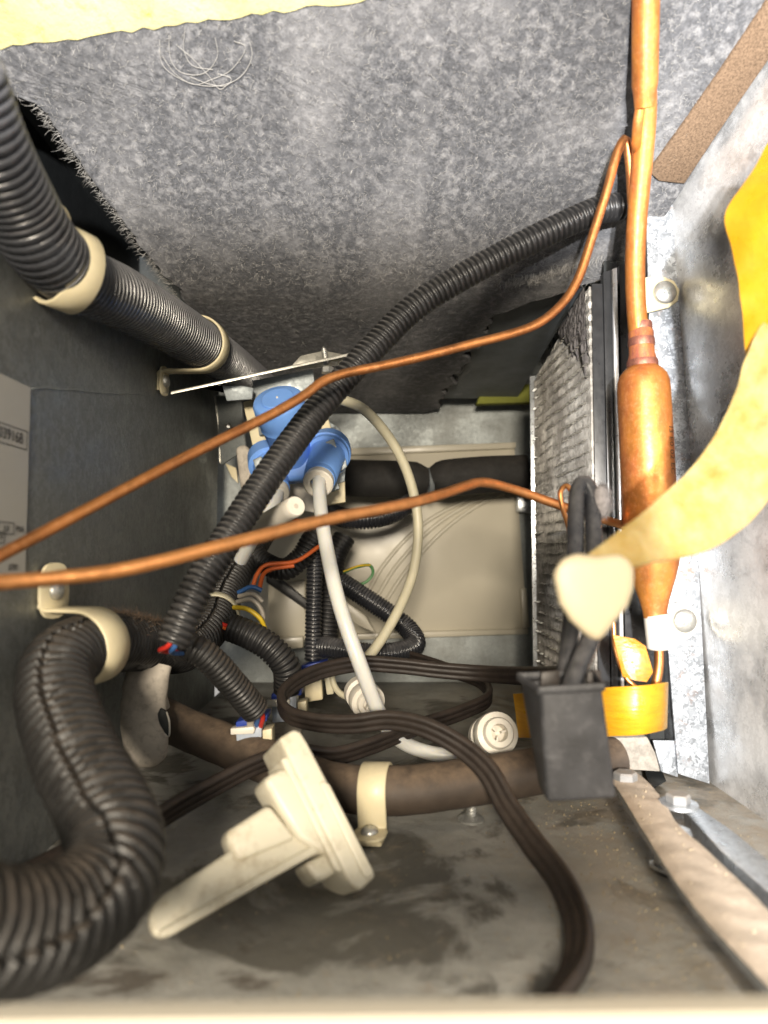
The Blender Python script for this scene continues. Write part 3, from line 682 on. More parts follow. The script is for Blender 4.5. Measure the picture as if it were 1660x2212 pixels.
h2 = PP([(600, 1090, .590), (540, 1180, .560), (490, 1270, .520), (455, 1350, .470), (400, 1400, .430), (320, 1394, .378), (245, 1388, .332), (178, 1400, .299), (128, 1438, .276), (120, 1500, .261), (168, 1640, .236), (222, 1740, .220), (250, 1830, .206), (215, 1925, .191), (120, 1990, .176), (0, 2015, .162), (-120, 2010, .150)])
hz = tag(ribbed('corrugated_hose', h2, .0139, M['black_dusty'], None, .0043, .17, 96, .50, slit=Vector((.12, -1, .35)), slitw=.034, jit=.025), 'thick dusty split corrugated hose bending across the lower left corner', 'hose')
pth2, _ = resample(h2, .002)
c, a = near(pth2, P(186, 1398, .302)); a = (a+(Vector((-.25, -.1, 0)) if a.x < 0 else Vector((.25, .1, 0)))).normalized(); p_clamp('ivory clamp with screw above, holding the thick dusty lower left hose', c, a, .0150, (-1, 0, 0), c.x-XL, (0, 0, 1), .0165, .016)
c, a = near(pth2, P(468, 1325, .485))
t = thing('hose_ring', c, 'pale nylon ring round the dark hose behind the slanting loom', 'ring')
strap('ring_band', [c+(a.orthogonal().normalized()*math.cos(q)+a.cross(a.orthogonal().normalized())*math.sin(q))*.0155 for q in [2*math.pi*k/36 for k in range(37)]], a, .006, .0016, M['tubecream'], t)
roots = []
for k in range(900):     # lint caught on top of the hose behind the clamp
    i = random.randint(0, len(pth2)-1); p, a = near(pth2, P(random.uniform(235, 400), 1392, random.uniform(.33, .43)))
    side = a.cross(Vector((0, 0, 1))).normalized(); an = random.gauss(0, .5); n = (Vector((0, 0, 1))*math.cos(an)+side*math.sin(an)); roots.append((p+n*.0142, n, a*random.choice((-1, 1))+side*random.gauss(0, .4)))
fibres('hose_lint', roots, plastic('brown_lint', (.22, .15, .10), .9, .3, bump=0), hz, .002, .0065, .00009)
tag(tube('grey_floor_tube', [onz(-90, 2040)+Vector((0, 0, .012)), onz(20, 1960)+Vector((0, 0, .008)), onz(125, 1885)+Vector((0, 0, .005)), onz(150, 1870)+Vector((0, 0, .005))], .0052, M['cord'], None, 16), 'short dusty grey tube on the floor behind the thick lower left hose', 'tube')

# ================================================================== black looms
L1 = PP([(1378, 442, .376), (1300, 452, .372), (1230, 480, .370), (1050, 570, .370), (900, 660, .370), (800, 758, .365), (690, 880, .355), (600, 1000, .340), (500, 1150, .322), (430, 1262, .311), (372, 1392, .304)])
loom = tag(ribbed('wire_loom', L1, .0074, M['loom'], None, .0032, .19, 32, .58, jit=.015), 'long black corrugated loom slanting from the steel post across the blue valve', 'loom')
for m, d in (('red', (-8, 0)), ('bluewire', (4, 4))):
    tube('wire', PP([(392+d[0], 1360+d[1], .306), (374+d[0], 1392+d[1], .304), (362+d[0]*2, 1405+d[1], .315), (390+d[0], 1408+d[1], .335)]), .0011, M[m], loom, 10, .001)
L2 = PP([(385, 1398, .345), (420, 1400, .342), (460, 1430, .345), (505, 1480, .352), (552, 1535, .362)])
l2 = tag(ribbed('wire_loom', L2, .0072, M['black_dusty'], None, .0024, .14, 32, .6), 'short black loom ending in red and blue wires above the front connector', 'loom')
for m, dx in (('red', 14), ('bluewire', 4), ('whitewire', -8), ('whitewire', -14)):
    tube('wire', PP([(540+dx*.6, 1520, .362), (553+dx, 1545, .366), (550+dx*.9, 1572, .374)]), .0013, M[m], l2, 10, .001)
L3 = PP([(500, 1356, .455), (540, 1372, .452), (585, 1400, .450), (618, 1440, .452), (622, 1490, .458)])
l3 = tag(ribbed('wire_loom', L3, .0092, M['black'], None, .0031, .13, 32, .6), 'short dark loom curving down behind the flat cord into the middle connector', 'loom')
for m, o_ in (('red', 0), ('orange', 6)):
    tube('wire', PP([(470, 1345+o_, .46), (490, 1352+o_, .456), (512, 1362+o_, .454)]), .0014, M[m], l3, 10, .001)
wr = thing('wire_bundle', P(540, 1330, .47), 'bundle of yellow, grey and orange wires beside the dark hose', 'wires')
for m, pts in (('yellow', [(505, 1312, .462), (535, 1316, .458), (562, 1336, .458), (574, 1362, .462)]), ('whitewire', [(512, 1300, .47), (545, 1296, .466), (565, 1318, .466), (570, 1350, .468)]), ('whitewire', [(516, 1288, .475), (548, 1284, .47), (568, 1300, .47)]), ('bluewire', [(515, 1280, .48), (545, 1268, .476), (566, 1276, .476)]), ('orange', [(545, 1272, .49), (556, 1240, .495), (572, 1222, .50), (640, 1212, .51), (690, 1180, .52)]), ('orange', [(560, 1275, .49), (570, 1240, .50), (585, 1230, .505), (635, 1222, .51)]), ('orange', [(622, 1118, .53), (655, 1128, .535), (690, 1140, .54), (682, 1160, .54)])):
    tube('wire', PP(pts), .0016, M[m], wr, 10, .0012)
L4 = PP([(686, 1150, .545), (672, 1170, .54), (650, 1205, .538), (615, 1230, .54), (570, 1215, .545), (540, 1190, .55)])
tag(ribbed('wire_loom', L4, .0088, M['black'], None, .0030, .14, 30, .6), 'dark loom with orange wires bending left below the blue valve', 'loom')
L5 = PP([(678, 1165, .56), (680, 1230, .555), (678, 1320, .55), (676, 1428, .545)])
tag(ribbed('wire_loom', L5, .0066, M['black_gloss'], None, .0030, .14, 30, .6), 'upright black loom standing left of the milky water tube', 'loom')
L5b = PP([(745, 1160, .60), (725, 1200, .595), (712, 1300, .585), (702, 1400, .575)])
tag(ribbed('wire_loom', L5b, .0098, M['black'], None, .0034, .16, 30, .6), 'second upright dark loom hidden partly by the milky water tube', 'loom')
L6 = PP([(700, 1098, .58), (740, 1118, .565), (790, 1122, .56), (840, 1112, .565), (890, 1085, .585)])
tag(ribbed('wire_loom', L6, .0082, M['black_gloss'], None, .0026, .15, 32, .6), 'curved glossy black loom sagging below the foam covered pipe', 'loom')
L7 = PP([(735, 1255, .57), (780, 1285, .565), (840, 1325, .56), (885, 1362, .555), (898, 1392, .545), (865, 1408, .535), (800, 1412, .53), (720, 1400, .54), (690, 1398, .55)])
tag(ribbed('wire_loom', L7, .0080, M['black_gloss'], None, .0025, .13, 32, .6), 'black loom looping on the floor behind the milky water tube', 'loom')
gw = thing('green_yellow_wire', P(780, 1240, .57), 'thin green and yellow earth wire looped right of the looms', 'wire')
tube('wire', PP([(742, 1236, .56), (775, 1224, .565), (800, 1222, .57), (806, 1238, .572), (790, 1258, .572), (765, 1262, .57), (735, 1250, .565)]), .0013, M['greenwire'], gw, 10, .001)
tube('yellow_trace', PP([(742, 1235, .5586), (775, 1222.5, .5636), (800, 1220.5, .5686)]), .0008, M['yellow'], gw, 8, .001)

# ================================================================== back of the compartment
pn = thing('rear_panel', P(850, 1370, YB), 'cream rear panel with a raised rim behind the looms', 'panel')
slab('panel_sheet', [P(560, 985, YB-.004), P(1112, 962, YB-.004), P(1140, 1362, YB-.004), P(560, 1385, YB-.004)], (0, .003, 0), M['cream_panel'], pn, .0005)
slab('upper_rim', [P(745, 968, YB-.010), P(1116, 955, YB-.010), P(1116, 968, YB-.010), P(745, 984, YB-.010)], (0, .006, 0), M['cream_panel'], pn, .001)
slab('lower_rim', [P(560, 1376, YB-.010), P(1142, 1358, YB-.010), P(1142, 1370, YB-.010), P(560, 1390, YB-.010)], (0, .006, 0), M['cream_panel'], pn, .001)
slab('side_rim', [P(1126, 1272, YB-.010), P(1138, 1270, YB-.010), P(1145, 1356, YB-.010), P(1130, 1358, YB-.010)], (0, .006, 0), M['cream_panel'], pn, .001)
for k in range(3):
    tube('moulded_rib', PP([(790+k*22, 1290+k*4, YB-.004), (830+k*26, 1220+k*4, YB-.004), (905+k*28, 1140+k*2, YB-.004), (985+k*24, 1092, YB-.004), (1060+k*14, 1066, YB-.004)]), .0022, M['cream_panel'], pn, 10, .004)
slab('side_bracket', [P(1118, 1070, YB-.02), P(1165, 1060, YB-.02), P(1168, 1110, YB-.02), P(1120, 1105, YB-.02)], (0, .012, 0), M['galv'], pn, .001)
pi = thing('foam_covered_pipe', P(950, 1075, .63), 'black foam covered pipe across the rear wall with two grey ties', 'pipe')
tube('foam_sleeve', PP([(700, 1030, .63), (800, 1034, .625), (870, 1036, .62), (912, 1040, .62), (926, 1043, .62)]), lambda s: .0168 if s < .88 else .0168-(s-.88)*.045, M['foam_pipe'], pi, 28, .004)
tube('foam_sleeve', PP([(934, 1043, .62), (950, 1036, .62), (1040, 1026, .622), (1130, 1022, .628), (1200, 1016, .632)]), lambda s: .0168 if s > .08 else .0115+s*.066, M['foam_pipe'], pi, 28, .004)
for x, y, r_ in ((931, 1042, .0128), (1142, 1022, .0176)):
    c = P(x, y, .622); ax = (P(x+40, y-2, .622)-c).normalized(); u = ax.orthogonal().normalized(); v = ax.cross(u)
    strap('tie', [c+(u*math.cos(q)+v*math.sin(q))*r_ for q in [2*math.pi*k/32 for k in range(33)]], ax, .0045, .0014, M['slate'], pi)
bx = thing('cream_housing', P(620, 1400, .64), 'cream plastic housing behind the upright looms at the rear', 'housing')
slab('housing_front', [P(578, 1262, .635), P(660, 1250, .635), P(662, 1385, .635), P(580, 1392, .635)], (0, .02, 0), M['cream_panel'], bx, .002)
slab('housing_foot', [P(575, 1380, .628), P(655, 1375, .628), P(655, 1400, .628), P(577, 1404, .628)], (0, .02, 0), M['cream_panel'], bx, .001)
slab('cross_bar', [P(575, 1238, .625), P(600, 1245, .625), P(690, 1318, .625), P(680, 1330, .625), P(575, 1258, .625)], (0, .006, 0), M['black'], bx, .001)
slab('slanting_cover', [P(735, 1290, .61), P(790, 1330, .61), P(812, 1368, .61), P(770, 1350, .61), P(730, 1312, .61)], (0, .006, 0), M['cream_panel'], bx, .001)
tag(tube('cream_tube', PP([(735, 862, .46), (780, 880, .47), (830, 930, .485), (872, 1000, .495), (897, 1080, .50), (904, 1150, .50), (892, 1240, .495), (860, 1320, .485), (815, 1395, .475), (790, 1425, .47)]), .0036, M['tubecream'], None, 18), 'thin cream plastic tube arching from the valve down in front of the rear panel', 'tube')

# ================================================================== valve bracket and blue valve
br = thing('valve_bracket', P(500, 850, .46), 'thin steel bracket with a hex screw above the blue valve', 'bracket')
e0, e1 = P(369, 852, .430), P(757, 768, .448)
slab('shelf', [e0, e1, e1*1.07, e0*1.07], (0, 0, .0019), M['edge'], br, .0003)
slab('drop_plate', [P(545, 822, .470), P(676, 797, .472), P(694, 925, .478), P(560, 940, .478)], (0, .0015, 0), M['bracket'], br, .0003)
slab('hook', [P(455, 838, .452), P(480, 833, .452), P(490, 866, .455), P(545, 862, .457), P(548, 838, .457), P(520, 832, .455)], (0, .0015, 0), M['bracket'], br, .0003)
slab('side_leg', [P(462, 852, .60), P(520, 860, .585), P(530, 970, .585), P(478, 1004, .60)], (.001, .002, 0), M['rear'], br, .0003)
tube('bright_flange', PP([(464, 855, .598), (472, 920, .60), (476, 1000, .603)]), .0009, M['edge'], br, 8)
slab('ear', [P(628, 792, .470), P(650, 768, .470), P(700, 757, .472), P(758, 768, .474), P(750, 786, .47), P(640, 800, .47)], (0, .0016, 0), M['edge'], br, .0003)
sc0 = P(706, 790, .462)
hexbolt('hex_head', P(708, 806, .455), (0, .05, 1), .0042, .0042, M['screw'], br)
threaded('screw_thread', P(706, 786, .458), P(699, 748, .462), .0021, M['screw'], br)
lathe('rivet', P(493, 921, .58), P(493, 921, .575), [(0, .003), (.6, .003), (1, .0012)], M['screw'], br, 14)

vw = thing('solenoid_valve', P(640, 1040, .47), 'blue plastic water valve with milky tubes hanging under the steel bracket', 'valve')
c0, c1 = P(600, 862, .440), P(642, 1012, .482)
lathe('coil_housing', c0, c1, [(0, .0150), (.012, .0160), (.05, .0168), (.24, .0168), (.27, .0158), (.34, .0160), (.36, .0150), (1, .0120)], M['blue'], vw, 48, 40)
ax = (c1-c0).normalized()
lathe('cap_disc', c0-ax*.0012, c0+ax*.0010, [(0, .0100), (.3, .0108), (1, .0108)], M['blue'], vw, 40)
lathe('cap_pip', c0-ax*.0020, c0, [(0, .0006), (1, .0012)], M['white'], vw, 10)
slab('arrow_mark', [P(572, 866, .4515), P(584, 862, .4515), P(583, 869, .4515)], -ax*.0005, M['clear'], vw, 0)
def rect(x0, y0, x1, y1, Y, d=(0, .01, 0), nm='body_block', m='blue', bv=.0025, sk=0):
    return slab(nm, [P(x0, y0, Y), P(x1, y0-sk, Y), P(x1, y1-sk, Y), P(x0, y1, Y)], d, M[m], vw, bv, 3)
rect(600, 950, 705, 1042, .466, (0, .022, 0), 'valve_body', 'blue', .004, 10)
rect(560, 985, 640, 1030, .480, (0, .018, 0), 'left_body', 'blue', .004, 4)
o0, o1 = P(712, 968, .482), P(687, 1046, .432)
lathe('outlet_flange', o0, o1, [(0, .0150), (.10, .0160), (.18, .0160), (.19, .0150), (.26, .0150), (.27, .0128), (.34, .0118), (.80, .0108), (.82, .0101), (.90, .0101)], M['blue'], vw, 40, 30)
lathe('collar', o0, o1, [(.90, .0085), (.90, .0096), (.985, .0096), (1, .0086), (1, .0050), (.93, .0046)], M['white'], vw, 36, 40, False)
q0, q1 = P(575, 985, .488), P(600, 1068, .450)
lathe('left_flange', q0, q1, [(0, .0130), (.2, .0140), (.25, .0140), (.27, .0110), (.80, .0095), (.9, .0090)], M['blue'], vw, 36, 30)
lathe('left_collar', q0, q1, [(.86, .0070), (.86, .0082), (.98, .0082), (1, .0074), (1, .004)], M['white'], vw, 32, 40, False)
slab('metal_plate', [P(722, 966, .468), P(744, 972, .468), P(750, 1008, .468), P(738, 1018, .468), P(728, 1016, .468)], (0, .0014, 0), M['bracket'], vw, .0004)
for x, y in ((716, 962), (722, 1050), (588, 988), (560, 1000)):
    box('clip_tab', P(x, y, .462), (.0028, 0, .0012), (0, .003, 0), (-.0010, 0, .0030), M['bracket'], vw, .0005)
slab('slot_clip', [P(733, 982, .4675), P(741, 985, .4675), P(744, 1002, .4675), P(736, 1000, .4675)], (0, -.0012, 0), M['rear'], vw, .0004)
slab('cream_backplate', [P(524, 868, .484), P(560, 858, .484), P(690, 840, .484), P(716, 925, .484), P(690, 940, .484), P(590, 950, .484), P(545, 962, .484)], (0, .006, 0), M['ivory'], vw, .001)
slab('lower_plate', [P(690, 1050, .492), P(745, 1035, .492), P(747, 1085, .492), P(700, 1092, .492)], (0, .010, 0), M['ivory'], vw, .001)
slab('side_plate', [P(702, 905, .490), P(735, 925, .490), P(748, 985, .490), P(745, 1040, .490), P(712, 1050, .490)], (0, .002, 0), M['bracket'], vw, .0004)
slab('dark_block', [P(695, 930, .487), P(725, 920, .487), P(735, 960, .487), P(705, 975, .487)], (0, .002, 0), M['slate'], vw, .0004)
slab('terminal_cover', [P(630, 1042, .50), P(700, 1040, .50), P(690, 1110, .50), P(640, 1100, .50)], (0, .006, 0), M['white'], vw, .001)
slab('foil_wrap', [P(508, 965, .50), P(530, 958, .50), P(548, 985, .497), P(545, 1030, .495), P(556, 1062, .495), P(525, 1078, .50), P(515, 1030, .50)], (0, .008, 0), M['putty'], vw, .003, 3)
slab('yellowed_foam', [P(486, 1000, .585), P(510, 1010, .58), P(515, 1045, .58), P(500, 1030, .58)], (0, .004, 0), M['ivory'], vw, .001)
tag(tube('milky_water_tube', PP([(689, 1020, .438), (690, 1060, .424), (700, 1150, .400), (732, 1300, .382), (780, 1440, .376), (822, 1545, .384), (850, 1588, .395), (900, 1618, .405), (970, 1632, .405), (1030, 1618, .402), (1060, 1595, .402)]), .0041, M['tubewhite'], None, 22), 'milky water tube running from the blue valve down to the white fitting', 'tube')
tag(tube('milky_side_tube', PP([(601, 1060, .453), (592, 1085, .445), (572, 1118, .44), (545, 1165, .44), (520, 1210, .45)]), .0045, M['tubewhite'], None, 20), 'milky tube dropping from the left outlet of the blue valve', 'tube')
sb = thing('cut_tube_stub', P(600, 1115, .39), 'cut white tube stub pointing at the camera above the lower copper tube', 'tube')
s0, s1 = P(538, 1150, .405), P(640, 1093, .352)
lathe('stub', s0, s1, [(0, .0058), (.9, .0054), (.985, .0054), (1, .0048)], M['white'], sb, 32, 50)
lathe('bore', s1, s1+(s1-s0).normalized()*.0003, [(0, .0013), (.7, .0012), (1, .0006)], M['putty'], sb, 16)

# ================================================================== fittings, connectors, floor pipe
def fitting(label, p0, p1, r, grp):
    t = thing('tube_fitting', p0, label, 'fitting', grp)
    lathe('fitting_body', p0, p1, [(0, r*.80), (.05, r*.95), (.28, r*.95), (.32, r*.72), (.52, r*.72), (.55, r*.98), (.60, r), (.80, r), (.86, r*.96), (.88, r*.72), (.96, r*.70), (1.0, r*.64), (1.0, r*.40), (.75, r*.36), (.70, r*.02)], M['white'], t, 40, 28)
    d = (p1-p0).normalized(); u = d.orthogonal().normalized()
    for k in range(3):
        q = Matrix.Rotation(2.0944*k+.5, 3, d) @ u
        box('gripper_tooth', p0+(p1-p0)*.86+q*r*.26, q*r*.12, d.cross(q)*r*.05, d*r*.16, M['white'], t, .0002)
    return t
fitting('white push-in fitting lying on the brown floor pipe beside the black box', P(1052, 1592, .392), P(1080, 1583, .366), .0114, 'white tube fittings')
fitting('white push-in fitting half hidden behind the milky water tube', P(776, 1492, .432), P(800, 1522, .410), .0105, 'white tube fittings')
def connector(label, x, y, Y, w, h, sk):
    t = thing('wire_connector', P(x+w/2, y+h, Y), label, 'connector', 'blue topped connectors')
    slab('housing', [P(x, y+14, Y), P(x+w*.8, y+6, Y), P(x+w*.8, y+h, Y), P(x+4, y+h+4, Y)], (0, .014, 0), M['clear'], t, .0008)
    slab('blue_lock', [P(x+w*.02, y+8, Y-.001), P(x+w*.95, y-sk, Y-.001), P(x+w*.95, y-sk+14, Y-.001), P(x+w*.5, y+14, Y-.001), P(x+w*.02, y+20, Y-.001)], (0, .016, 0), M['blue_dark'], t, .0005)
    slab('front_ledge', [P(x-10, y+22, Y-.004), P(x+w*.55, y+18, Y-.004), P(x+w*.60, y+24, Y-.004), P(x+w*.55, y+34, Y-.004), P(x-10, y+36, Y-.004)], (0, .006, 0), M['white'], t, .0005)
    slab('latch', [P(x+w*.82, y+26, Y-.002), P(x+w*1.1, y+22, Y-.002), P(x+w*1.12, y+h-2, Y-.002), P(x+w*.84, y+h+2, Y-.002)], (0, .012, 0), M['ivory'], t, .0005)
    return t
connector('front connector with blue lock under the red and blue wires', 508, 1552, .372, 72, 62, 8)
connector('middle connector with blue lock seen through the loop of flat cord', 585, 1492, .455, 70, 66, 4)
connector('rear connector with blue lock at the foot of the upright loom', 650, 1430, .535, 60, 40, 2)
cp = thing('cream_connector_cap', P(700, 1520, .49), 'cream plastic plug housing behind the loop of flat cord', 'plug')
slab('plug_body', [P(655, 1470, .49), P(695, 1466, .49), P(698, 1512, .49), P(660, 1518, .49)], (0, .014, 0), M['ivory'], cp, .001)
slab('plug_pin', [P(700, 1455, .488), P(716, 1455, .488), P(722, 1500, .488), P(706, 1502, .488)], (0, .006, 0), M['tubecream'], cp, .001)
tube('plug_wire', PP([(716, 1455, .49), (722, 1480, .488), (735, 1498, .485), (758, 1508, .482)]), .0022, M['tubecream'], cp, 12)
tag(slab('floor_pad', [onz(580, 1610)+Vector((0, 0, .004)), onz(650, 1595)+Vector((0, 0, .004)), onz(660, 1560)+Vector((0, 0, .004)), onz(590, 1560)+Vector((0, 0, .004))], (0, 0, -.003), M['putty'], None, .0006), 'small dusty pale pad on the floor beside the front connector', 'pad')

fp = thing('floor_pipe', onz(900, 1760), 'brown rubber covered pipe running along the floor behind the ivory clip', 'pipe')
fpts = PP([(338, 1545, .396), (400, 1574, .396), (480, 1606, .388), (600, 1654, .365), (720, 1698, .345), (850, 1708, .336), (1000, 1692, .340), (1170, 1664, .353), (1330, 1640, .368)])
tube('rubber_sleeve', fpts, .0112, M['rubber'], fp, 32, .0025, .05)
fpa, _ = resample(fpts, .002); c, a = near(fpa, P(815, 1708, .337))
p_clamp('ivory clamp holding the brown floor pipe down to the floor', c, a, .0114, (0, 0, -1), c.z-FLOOR, (0, -1, 0), .0135, .012, screw=.0040)
pt = thing('putty_plug', P(318, 1654, .366), 'pale putty lump moulded round the torn end of the brown pipe', 'putty')
path = PP([(322, 1440, .372), (312, 1500, .366), (310, 1560, .362), (316, 1610, .360), (328, 1642, .360), (332, 1656, .360)])
pq, _ = resample(path, .0015); T, fr = frames(pq, Vector((1, 0, 0))); rings = []
for i, (p, (u, v)) in enumerate(zip(pq, fr)):
    s = i/(len(pq)-1); w = .0118*(1-.1*s)*math.sqrt(max(.02, 1-max(0, (s-.82)/.18)**2)); d = .0075*math.sqrt(max(.02, 1-max(0, (s-.82)/.18)**2))
    rings.append([p+u*math.cos(q)*w*(1+.10*noise.noise(Vector((s*6, math.cos(q), 2))))+v*math.sin(q)*d*(1+.18*noise.noise(Vector((s*8, math.sin(q)*2, 5)))) for q in [2*math.pi*k/36 for k in range(36)]])
obj('putty_lump', *loft(rings), M['putty'], pt, auto=80)
slab('putty_fold', [P(334, 1458, .366), P(354, 1458, .368), P(352, 1500, .367), P(362, 1538, .367), P(345, 1532, .366), P(332, 1510, .365)], (0, .008, 0), M['putty'], pt, .002, 3)
th = [P(346, 1530, .3585), P(360, 1538, .3585), P(366, 1560, .359), P(364, 1592, .359), P(352, 1582, .3585), P(338, 1572, .358), P(336, 1550, .358)]
slab('torn_hole', th, (0, .002, 0), M['gap_shade'], pt, .0004)
tube('torn_rim', th[1:6], .0004, M['white'], pt, 8, .0008)

ss = thing('floor_screw', onz(1018, 1772), 'loose screw standing point up on its washer head on the floor', 'screw')
b0 = onz(1018, 1772)
lathe('washer_head', b0, b0+Vector((0, 0, .0028)), [(0, .0062), (.35, .0064), (.5, .0054), (.8, .0044), (1, .0034)], M['screw'], ss, 28)
threaded('thread', b0+Vector((0, 0, .0025)), P(1021, 1718, b0.y), .0029, M['screw'], ss, .0017)

# ================================================================== flat three-core cord
def flat_cord(name, pts, up_refs, w, mat, label):
    path, L = resample(pts, .0016); T = [(path[min(i+1, len(path)-1)]-path[max(i-1, 0)]).normalized() for i in range(len(path))]
    r = w/6.0; prof = []
    for side in (1, -1):
        for lobe in ((-2*r, 0, 2*r) if side == 1 else (2*r, 0, -2*r)):
            for k in range(7):
                an = math.pi*(1-k/6.0) if side == 1 else -math.pi*(k/6.0)
                ca, sa = math.cos(an), math.sin(an)
                prof.append((lobe+ca*r, (sa if abs(lobe+ca*r) > 2.2*r else side*max(abs(sa), .74))*r*1.30))
    rings = []
    for i, (p, t) in enumerate(zip(path, T)):
        s = i/(len(path)-1)*(len(up_refs)-1); k = min(int(s), len(up_refs)-2); ref = Vector(up_refs[k]).lerp(Vector(up_refs[k+1]), s-k)
        u = (ref-t*ref.dot(t)).normalized(); v = t.cross(u)
        rings.append([p+u*a+v*b for a, b in prof])
    return tag(obj(name, *loft(rings), mat, None, auto=50), label, 'cord')
flat_cord('flat_cord', PP([(1260, 1462, .300), (1150, 1461, .380), (1050, 1456, .430), (950, 1448, .440), (860, 1438, .440), (780, 1434, .435), (700, 1448, .420), (640, 1474, .402), (608, 1508, .385), (622, 1542, .370), (680, 1560, .358), (760, 1564, .350), (840, 1556, .345), (920, 1572, .337), (1000, 1616, .328), (1055, 1668, .318), (1095, 1740, .306), (1150, 1820, .288), (1210, 1900, .266), (1248, 1990, .243), (1246, 2080, .222), (1205, 2150, .205), (1130, 2230, .190)]),
    [(0, -.3, 1), (0, -.2, 1), (0, -.2, 1), (0, -.3, 1), (0, -.3, 1), (0, -.5, 1), (.3, -.4, 1), (.6, 0, .5), (.8, 0, .5), (.8, .3, .3)], .0105, M['cord'], 'long flat black cord looping and running down to the front lip')
flat_cord('flat_cord', PP([(230, 1860, .265), (345, 1768, .288), (450, 1706, .312), (560, 1650, .335), (640, 1628, .350), (720, 1634, .362), (800, 1612, .378), (900, 1572, .405), (1000, 1538, .432), (1056, 1508, .455), (1040, 1474, .480), (960, 1444, .510), (880, 1418, .535)]),
    [(0, -.5, 1), (0, -.5, 1), (0, -.4, 1), (0, -.3, 1), (0, -.3, 1)], .0105, M['cord'], 'dusty flat cord running behind the ivory clip from the thick lower hose')

# ================================================================== black boot and its tubes
bo = thing('black_boot', P(1250, 1735, .26), 'open topped black rubber boot hanging in front of the finned coil', 'box')
Yb_ = .246
q = [P(1168, 1492, Yb_), P(1302, 1484, Yb_), P(1334, 1726, Yb_), P(1182, 1736, Yb_)]
dp = Vector((0.001, .016, 0)); dl = Vector((-.004, .016, 0))
Vb = [q[0], q[1], q[2], q[3], q[0]+dl, q[1]+dp, q[2]+dp, q[3]+dp]
obj('shell', Vb, [(0, 1, 2, 3), (1, 5, 6, 2), (5, 4, 7, 6), (4, 0, 3, 7), (3, 2, 6, 7)], M['boot'], bo, True, .0016, 3)
rim = [q[0]+Vector((-.0006, -.0002, 0)), q[1]+Vector((.0004, -.0002, 0)), q[1]+dp+Vector((.0004, 0, .002)), q[0]+dl+Vector((-.0006, 0, .002)), q[0]+Vector((-.0006, -.0002, 0))]
for i in range(4): strap('lip', [rim[i], rim[i+1]], (0, 0, 1), .0030, .0011, M['boot'], bo)
slab('inner_core', [q[0]+Vector((.001, .003, -.003)), q[1]+Vector((-.001, .003, -.003)), q[1]+dp+Vector((-.001, -.002, -.001)), q[0]+dl+Vector((.002, -.002, -.001))], (0, 0, -.01), M['gap_shade'], bo, 0)
for a, b in ((1168, 1210), (1268, 1300)):
    slab('brown_flap', [P(a, 1492, .259), P(a+2, 1452, .259), P(b, 1448, .259), P(b, 1490, .259)], (0, .002, 0), M['cord'], bo, .0006)
tag(tube('black_tube', PP([(1232, 1500, .252), (1246, 1450, .256), (1272, 1390, .264), (1288, 1330, .275), (1285, 1220, .292), (1282, 1120, .302), (1276, 1062, .305), (1262, 1042, .306), (1250, 1058, .305), (1245, 1110, .300), (1242, 1220, .292), (1236, 1330, .280), (1226, 1430, .268), (1222, 1500, .262)]), .0036, M['black_gloss'], None, 18, .0015), 'bent black tube rising from the boot in a narrow hairpin', 'tube')
tuft = thing('lint_tuft', P(1302, 1085, .30), 'grey lint tuft stuck beside the hairpin black tube', 'lint')
c = P(1300, 1082, .302); roots = []
for k in range(500):
    n = Vector((random.gauss(.3, 1), random.gauss(0, 1), random.gauss(0, 1))).normalized(); roots.append((c+Vector((n.x*.0038, n.y*.003, n.z*.0075)), n, n.orthogonal()*random.choice((-1, 1))))
V, Fc = [], []
rings = [[c+Vector((math.cos(b)*math.sin(a)*.0036*(1+.2*noise.noise(Vector((a*3, b, 1)))), math.sin(b)*math.sin(a)*.003, math.cos(a)*.0072)) for b in [2*math.pi*k/18 for k in range(18)]] for a in [math.pi*(i+.05)/12.1 for i in range(13)]]
obj('tuft_core', *loft(rings), M['fin_dust'], tuft, auto=80)
fibres('tuft_fibre', roots, M['fin_dust'], tuft, .0012, .0035, .00008)

# ================================================================== big ivory clip in front
bc = thing('ivory_clip', onz(600, 1950), 'large soiled ivory plastic clip with a flange lying on the floor', 'clip')
def Yc(x, y): return .232+.0000538*(x-345)-.00008*(y-2030)
k0, k1, k2 = P(345, 2030, Yc(345, 2030)), P(765, 1931, Yc(765, 1931)), P(627, 1582, Yc(627, 1582))
Nn = (k1-k0).cross(k2-k0).normalized()
if Nn.y > 0: Nn = -Nn                                 # towards the camera
def cl(nm, pts, hgt, dep, bv=.0016, sub=None):
    return slab(nm, [P(x, y, Yc(x, y))+Nn*hgt for x, y in pts], -Nn*dep, M['ivory_dirty'], sub or bc, bv, 3, 30)
fl = cl('flange', [(594, 1604), (627, 1584), (641, 1591), (655, 1614), (796, 1886), (800, 1898), (768, 1929), (750, 1921), (738, 1904)], .006, .026, .0014)
cl('flange_lip', [(676, 1700), (690, 1696), (700, 1704), (790, 1884), (792, 1897), (778, 1905), (770, 1898)], .0072, .020, .0009, fl)
cl('flange_web', [(600, 1646), (618, 1640), (736, 1868), (730, 1890), (716, 1884)], .0045, .020, .0009, fl)
cl('upper_block', [(566, 1694), (573, 1680), (602, 1664), (622, 1668), (712, 1838), (694, 1850), (640, 1816)], .0035, .018, .0022)
cl('lower_lug', [(656, 1866), (716, 1838), (733, 1878), (728, 1888), (692, 1906), (682, 1903)], .0010, .016, .0020)
bd = cl('blade', [(322, 1978), (334, 1952), (356, 1930), (482, 1848), (584, 1770), (690, 1800), (704, 1832), (366, 2024), (344, 2029), (326, 2012)], 0, .006, .0018)
cl('blade_rail', [(346, 2008), (690, 1818), (702, 1834), (368, 2023), (348, 2027), (340, 2020)], .0016, .0052, .0010, bd)
